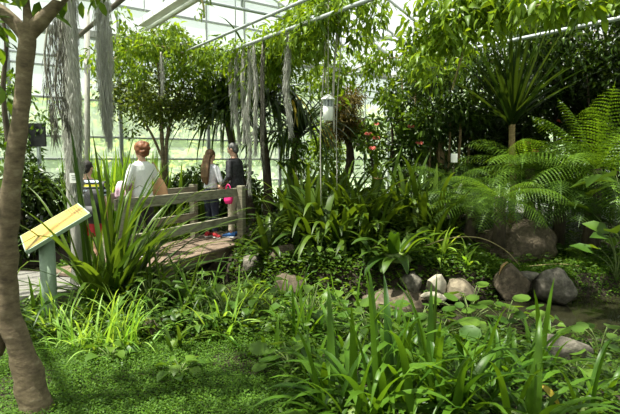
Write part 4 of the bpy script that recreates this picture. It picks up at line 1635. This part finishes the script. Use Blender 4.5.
tag(o, 'withered brown flower head among the dark strap leaves', 'flower')

# ferns
fern('tree_fern', 'large fern with broad pale fronds arching over the boulder', at(500, 198, 7.6), 20, 1.15, 'fern', el=(.0, .8), droop=1.5, trunk=.75, npair=25)
fern('tree_fern', 'high fern with fronds spreading beneath the spiky palm trunk', at(530, 170, 8.7), 24, 1.6, 'fern', el=(.0, .8), droop=1.15, trunk=1.4, npair=25)
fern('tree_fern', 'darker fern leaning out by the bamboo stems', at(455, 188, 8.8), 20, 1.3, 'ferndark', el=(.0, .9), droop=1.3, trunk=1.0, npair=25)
fern('tree_fern', 'tall fern at the side with one bright upright frond', at(596, 170, 8.2), 24, 1.6, 'fern', el=(.0, 1.2), droop=1.1, trunk=1.3, azs=[2.0, 2.6, 3.3, 4.0, 4.6, 1.6, 5.4, .6, 3.0], npair=25)
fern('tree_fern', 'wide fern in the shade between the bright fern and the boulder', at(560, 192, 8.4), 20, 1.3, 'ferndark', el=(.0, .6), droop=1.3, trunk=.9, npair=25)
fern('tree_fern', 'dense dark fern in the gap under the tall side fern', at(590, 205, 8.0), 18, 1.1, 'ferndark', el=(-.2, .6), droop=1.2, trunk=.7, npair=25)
fern('tree_fern', 'light green fern reaching over the bank toward the broad-leaved clumps', at(470, 208, 7.9), 16, .95, 'fern', el=(.1, .9), droop=1.4, trunk=.5, npair=17)
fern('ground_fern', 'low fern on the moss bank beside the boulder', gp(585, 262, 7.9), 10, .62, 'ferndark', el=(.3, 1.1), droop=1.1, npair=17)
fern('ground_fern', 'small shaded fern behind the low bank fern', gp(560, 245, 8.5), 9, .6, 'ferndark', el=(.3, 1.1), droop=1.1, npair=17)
fern('ground_fern', 'bright fern growing by the bridge end post', gp(252, 285, 7.0), 11, .5, 'fern', el=(.3, 1.0), droop=1.2, npair=17)
fern('ground_fern', 'bright fern lower down the bank before the bridge', gp(228, 300, 6.5), 9, .42, 'fern', el=(.3, 1.0), droop=1.2, npair=17)
fern('ground_fern', 'feathery fern at the near bank beside the speckled rock', gp(606, 395, 3.6), 10, .34, 'fern', el=(.3, 1.1), droop=1.1, npair=17)
# broad dark aroid at the edge
leafy_plant('broad_leaved_plant', 'tall plant with huge dark heart leaves at the edge of the ferns', gp(628, 240, 7.0), 14, 1.55, .52, .36, 'dark', spread=.5, tmpl=OVAL, droop=.6)
leafy_plant('broad_leaved_plant', 'lower plant with big pale leaves beneath the dark heart leaves', gp(618, 255, 6.9), 10, .7, .34, .2, 'round', spread=.3, tmpl=OVAL, droop=.6)

# mid bank plants
strap_plant('broad_leaved_plant', 'fresh green plant with wide ribbed leaves above the stream ledge', gp(396, 282, 6.75) + UP * .12, 20, (.5, .9), .15, 'weed', el=(.2, 1.2), droop=1.5, spread=.05, tip=3, fold=.12)
strap_plant('broad_leaved_plant', 'wide-leaved plant standing by the bridge end post', gp(266, 262, 7.5), 16, (.55, .95), .11, 'crinum', el=(.4, 1.3), droop=1.4, spread=.05, tip=2.6)
strap_plant('broad_leaved_plant', 'bright leafy plant next to the boulder and pale fern', gp(436, 270, 7.2), 26, (.35, .7), .065, 'lime', el=(.4, 1.4), droop=1.4, spread=.1, tip=2.2)
strap_plant('broad_leaved_plant', 'yellowish leafy plant over the pebbles', gp(462, 278, 7.0), 18, (.25, .5), .06, 'lime', el=(.3, 1.3), droop=1.4, spread=.08, tip=2.2)

# round-leaved plants
RP = (('round-leaved plant hanging over the water beside the pebbles', 470, 318, 5.6, 12, .42, .17), ('round-leaved plant by the pointed rock at the water', 505, 330, 5.3, 9, .36, .18), ('round-leaved plant in the middle of the sword leaves', 440, 335, 5.0, 14, .34, .2),
      ('round-leaved plant below the stream ledge', 380, 325, 5.4, 12, .3, .18), ('broad flat-leaved weed near the hollow stump', 205, 345, 4.5, 14, .2, .12), ('flat-leaved weed in the moss beside the thin grass', 110, 372, 3.8, 8, .1, .12),
      ('flat-leaved weed on the near moss carpet', 180, 385, 3.55, 8, .09, .12), ('broad weed in the sunny tangle below the bridge', 265, 332, 4.9, 16, .28, .13), ('broad weed between the bridge and the near clumps', 300, 318, 5.4, 16, .26, .14),
      ('pale broad weed at the moss edge beside the sword leaves', 290, 380, 3.7, 9, .16, .15), ('leafy weed beside the big crinum roots', 195, 310, 5.3, 16, .26, .12), ('leafy weed above the near speckled rock', 600, 350, 4.4, 12, .3, .14),
      ('leafy weed in front of the speckled rock', 575, 400, 3.5, 10, .18, .12), ('leafy weed on the shaded bank under the bridge deck', 250, 300, 6.2, 14, .25, .13), ('leafy weed overhanging the stream by the ledge rock', 340, 305, 6.0, 16, .26, .13),
      ('ivy-like weed below the dark mound clumps', 320, 285, 6.9, 16, .24, .12))
RP += (('broad weed beside the fresh blade tuft', 228, 332, 4.8, 18, .3, .12), ('broad weed before the bank stones', 310, 338, 4.6, 18, .3, .12), ('leafy weed close behind the hollow stump', 150, 318, 5.0, 18, .3, .12), ('leafy weed by the stream rim grass', 322, 318, 5.3, 18, .3, .13),
       ('broad weed under the central sword leaves', 370, 350, 4.3, 16, .3, .13), ('round-leaved plant between sword leaves and water', 420, 322, 5.3, 14, .36, .17), ('leafy weed over the water near the frame of ferns', 540, 335, 5.0, 12, .25, .13), ('leafy weed at the foot of the bank ferns', 240, 312, 5.8, 18, .28, .12), ('leafy weed in the shade of the bridge beam', 190, 298, 5.9, 16, .3, .13))
for lb, px, py, Y, n_, h, L in RP:
    leafy_plant('round_leaved_plant', lb, gp(px, py, Y), n_ + 4, h * (1.4 if px < 350 else 1.0), L, L * .85, 'round', 'plant', 'round-leaved plants', OVAL if L < .135 else ROUND, spread=h * .85 + .05, droop=.5, up=.3)

# grasses near the sign
GR = (('thin pale grass tuft at the foot of the forked tree', 72, 330, 4.1), ('thin pale grass tuft nearer the hollow stump', 100, 335, 4.05), ('thin pale grass tuft beside the sign post', 58, 312, 4.5), ('thin pale grass tuft between stump and big crinum', 122, 318, 4.4), ('thin pale grass tuft in the moss before the stump', 128, 345, 4.1))
for lb, px, py, Y in GR:
    strap_plant('grass_tuft', lb, gp(px, py, Y), 40, (.32, .72), .022, 'grass', group='pale grass tufts', el=(.6, 1.45), droop=1.3, spread=.07, kink=.2)
ST = (('dark green blade tuft behind the hollow stump', 168, 328, 4.6, 24, (.3, .6), .03, 'crinum'), ('fresh blade tuft in the tangle below the bridge', 240, 325, 4.9, 26, (.25, .5), .022, 'lime'), ('yellow-green blade tuft beside the dead brown leaves', 275, 318, 5.2, 26, (.25, .55), .022, 'lime'),
      ('blade tuft on the bank before the mound', 312, 322, 5.0, 24, (.3, .55), .025, 'grass'), ('light blade tuft at the rim of the stream', 330, 300, 5.9, 22, (.25, .5), .022, 'grass'), ('broad blade tuft in front of the hollow stump', 172, 360, 4.1, 14, (.25, .45), .03, 'crinum'),
      ('short blade tuft on the moss below the bridge tangle', 262, 368, 4.0, 10, (.2, .4), .025, 'strap'), ('blade tuft under the sign at the path edge', 28, 305, 5.0, 20, (.3, .6), .03, 'crinum'), ('tuft of blades by the bridge beam', 205, 300, 5.9, 22, (.3, .6), .025, 'grass'))
ST += (('tall blade tuft between stump and tangle', 200, 325, 4.8, 26, (.3, .6), .026, 'strap'), ('blade tuft with broad blades before the bank ferns', 222, 312, 5.6, 26, (.3, .6), .03, 'strap'), ('blade tuft hiding the foot of the bank stones', 290, 305, 6.1, 26, (.3, .6), .03, 'strap'),
       ('blade tuft beside the pale broad weed', 300, 350, 4.3, 24, (.3, .55), .03, 'strap'), ('blade tuft reaching over the path slab edge', 90, 300, 5.2, 26, (.3, .6), .028, 'strap'), ('blade tuft among the weeds behind the moss carpet', 225, 345, 4.4, 22, (.3, .5), .026, 'grass'),
       ('blade tuft on the shaded rim under the ledge', 355, 318, 5.6, 24, (.3, .55), .03, 'strap'), ('blade tuft beyond the dry brown leaf', 185, 318, 5.2, 24, (.35, .65), .028, 'crinum'))
for lb, px, py, Y, n_, L, W_, lm in ST:
    strap_plant('blade_tuft', lb, gp(px, py, Y), n_, (L[0] * 1.3, L[1] * 1.35), W_ * 1.5, lm, group='blade tufts in the bed', el=(.5, 1.45), droop=1.4, spread=.06, kink=.15)
SW = (('sword-leaved clump with wide arching blades at the moss edge', 340, 400, 3.15, 34, (.45, .85), .046), ('sword-leaved clump in the centre of the near bank', 385, 405, 3.0, 40, (.5, .9), .046), ('tall sword-leaved clump with one upright dark blade', 432, 395, 3.2, 36, (.5, .95), .042),
      ('sword-leaved clump next to the curled yellow leaf', 480, 395, 3.2, 34, (.45, .8), .04), ('sword-leaved clump beside the speckled rock', 525, 385, 3.6, 30, (.45, .8), .038), ('small sword-leaved clump at the water edge before the pointed rock', 545, 345, 4.6, 20, (.35, .65), .034),
      ('low sword-leaved clump behind the wide arching clump', 355, 365, 3.9, 28, (.4, .7), .036), ('low sword-leaved clump behind the central clump', 415, 360, 4.0, 28, (.4, .7), .036), ('sword-leaved clump at the corner below the speckled rock', 585, 410, 3.1, 22, (.35, .6), .036), ('sparse sword-leaved clump below the moss carpet edge', 315, 385, 3.5, 18, (.35, .6), .036),
      ('sword-leaved clump behind the yellow leaf near the stream', 470, 355, 4.2, 26, (.4, .7), .036))
SW += (('sword-leaved clump filling the gap right behind the centre clump', 400, 378, 3.6, 30, (.45, .8), .042), ('sword-leaved clump between the yellow leaf and the tall dark blade', 455, 405, 2.95, 34, (.45, .8), .046),
       ('sword-leaved clump bent low over the moss edge', 355, 412, 2.9, 30, (.45, .8), .05), ('sword-leaved clump with lit tips behind the yellow leaf', 505, 365, 4.0, 28, (.4, .75), .038),
       ('sword-leaved clump below the round leaves at midstream', 440, 350, 4.4, 26, (.4, .7), .036), ('sword-leaved clump under the yellow leaf', 515, 412, 2.9, 30, (.4, .75), .044), ('pale sword-leaved clump near the stream rim', 385, 340, 4.7, 26, (.4, .7), .034))
for lb, px, py, Y, n_, L, W_ in SW:
    strap_plant('sword_leaf_clump', lb, gp(px, py, Y), int(n_ * .85), (L[0] * (1.05 if Y < 3.8 else .72), L[1] * (1.12 if Y < 3.8 else .74)), W_ * 1.25, 'strap', group='sword-leaved clumps on the near bank', el=(.4, 1.5), droop=1.6, spread=.07, tip=2.4, fold=.14, kink=.12)
V, Fc = [], []
blade(V, Fc, Vector((0, 0, 0)), 1.0, 1.52, .85, .03, .1, 8, .2, 3)
o = link('tall_blade', pymesh('tall_blade', V, Fc, True), 'dark', None, gp(432, 390, 3.25))
tag(o, 'single tall dark blade standing upright above the sword leaves', 'leaf')

# dead leaves and twigs
def dead(lb, px, py, Y, L, W_, az, e, mat):
    V, Fc = [], []
    blade(V, Fc, Vector((0, 0, 0)), az, e, L, W_, .9, 8, .3, 2.2, 1.2, .3)
    o = link('dead_leaf', pymesh('dead_leaf', V, Fc, True), mat, None, at(px, py, Y))
    tag(o, lb, 'leaf', 'dead leaves')


dead('curled yellow leaf lying across the near sword leaves', 535, 383, 3.1, .2, .06, -.4, -.5, 'yellow')
dead('curled brown leaf beside the curled yellow leaf', 545, 385, 3.05, .24, .03, 3.3, -.2, 'deadleaf')
dead('brown pointed leaf hanging by the pebbles', 508, 262, 6.6, .26, .08, 3.8, -.4, 'deadleaf')
dead('brown strip leaf among the near sword leaves', 400, 340, 3.6, .16, .02, 1.0, -1.3, 'deadleaf')
dead('orange fallen leaf in the tangle below the bridge', 238, 345, 4.5, .12, .05, .5, .2, 'yellow')
dead('second orange fallen leaf nearer the stream tangle', 258, 342, 4.6, .13, .05, 2.5, .2, 'yellow')
dead('dry brown leaf beside the hollow stump', 172, 352, 4.3, .22, .03, .3, .1, 'deadleaf')
for lb, pp, Y in (('thin bare twig lying on the moss bank', [(500, 268), (530, 266), (560, 264), (590, 268), (622, 276)], 7.25), ('thin arched stem bending over the boulder', [(425, 246), (450, 238), (480, 238), (505, 250), (520, 266)], 7.0)):
    mb = MB()
    q = smooth_path([at(a, b_, Y) for a, b_ in pp], 5)
    mb.tube(q, lerp_list([.008, .007, .005], len(q)), 6)
    o = mb.build('twig', 'liana', None, True)
    tag(o, lb, 'twig')
# plant label
tg = thing('plant_tag', 'small white card on a stick by the bamboo stems', 'tag', gp(453, 200, 9.2))
z = at(453, 158, 9.2).z - tg.location.z
mb = MB()
mb.box((0, 0, z), (.12, .008, .16))
mb.build('card', 'white', tg)
mb = MB()
mb.tube([(0, .01, -.05), (0, .01, z + .02)], .008, 6)
mb.build('stick', 'barkdark', tg, True)


# ------------------------------------------------------------------ ground cover (stuff)
def cover(name, label, n, region, L, leaf, seed, h=.03, tmpl=DIAM, wd=.75, excl=None):
    rng = np.random.default_rng(seed)
    P = []
    while len(P) < n:
        u, v = rng.random(), rng.random()
        x, y = region(u, v)
        if excl and excl(x, y):
            continue
        if chan(x, y) < .62:
            continue
        # patchy
        q = noise.noise(Vector((x * 1.7 + seed, y * 1.7, 0)))
        if q < -.25 and rng.random() < .6:
            continue
        P.append((x, y, gh(x, y) + rng.random() ** 1.5 * h * (1.2 + q)))
    n = len(P)
    an = rng.random(n) * 2 * PI
    D = np.stack([np.cos(an), np.sin(an), rng.uniform(-.1, .7, n)], 1)
    Nn = rng.normal(size=(n, 3)) * .35
    Nn[:, 2] += 1
    Ls = rng.uniform(L * .6, L * 1.3, n)
    o = link(name, leafcloud(name, P, D, Nn, Ls, Ls * wd, tmpl), leaf)
    tag(o, label, name.replace('_', ' '), None, 'stuff')


def on_path(x, y):
    v = Vector((x, y, 0)) - PB
    al, pe = v.dot(DB), v.dot(SB)
    return (-3.0 < al < .7 and -.1 < pe < 1.15) or (x < -2.3 and abs(y - (5.95 - .2 * (x + 3.3) + (.0))) < .7)


cover('moss_carpet', 'bright creeping moss carpet on the near bank and around the grass', 95000, lambda u, v: (-2.5 + 2.7 * u, 2.7 + 1.6 * v ** 1.1), .0155, 'moss', 1, .05, excl=on_path)
cover('moss_carpet', 'green creeping moss on the far stream bank by the boulder', 26000, lambda u, v: (2.4 + 3.6 * u, 6.3 + 2.2 * v), .032, 'moss', 2, .07)
cover('low_weeds', 'low mixed weeds covering the bed between moss and bridge', 15000, lambda u, v: (-3.6 + 5.6 * u, 4.2 + 3.3 * v), .07, 'weed', 3, .13, OVAL, .5, excl=on_path)
cover('low_weeds', 'low weeds under the sword leaves on the near bank', 9000, lambda u, v: (-.2 + 3.6 * u, 2.6 + 2.3 * v), .05, 'weed', 4, .09, OVAL, .5)
cover('low_weeds', 'low leafy weeds covering the front slope of the mound', 9000, lambda u, v: (-1.2 + 4.0 * u, 6.5 + 2.2 * v), .06, 'weed', 6, .12, OVAL, .6, excl=on_path)
cover('low_weeds', 'low shaded weeds under the mound clumps and bushes', 9000, lambda u, v: (-3 + 9 * u, 7 + 4.5 * v), .08, 'dark', 5, .16, OVAL, .5, excl=on_path)

# ------------------------------------------------------------------ light
wd = bpy.data.worlds.new('sky')
SC.world = wd
wd.use_nodes = True
nt = wd.node_tree
bg = nt.nodes['Background']
bg.inputs[0].default_value = (.93, .97, 1.0, 1)
bg.inputs[1].default_value = 1.42
sd = bpy.data.lights.new('sun', 'SUN')
sd.energy = 23.0
sd.angle = math.radians(1.2)
sd.color = (1, .95, .85)
so = bpy.data.objects.new('sun', sd)
COL.objects.link(so)
dirv = -Vector((-.35, -.12, 1.0)).normalized()     # light comes from the path side, high up
so.rotation_euler = dirv.to_track_quat('-Z', 'Y').to_euler()

vs = SC.view_settings
SC.display_settings.display_device = 'sRGB'
vs.view_transform = 'Standard'
vs.look = 'None'
vs.gamma = 1
vs.use_curve_mapping = False
vs.exposure = -0.38
SC.cycles.transparent_max_bounces = 16
SC.cycles.max_bounces = 8
SC.cycles.use_denoising = True
SC.cycles.caustics_reflective = False
SC.cycles.caustics_refractive = False
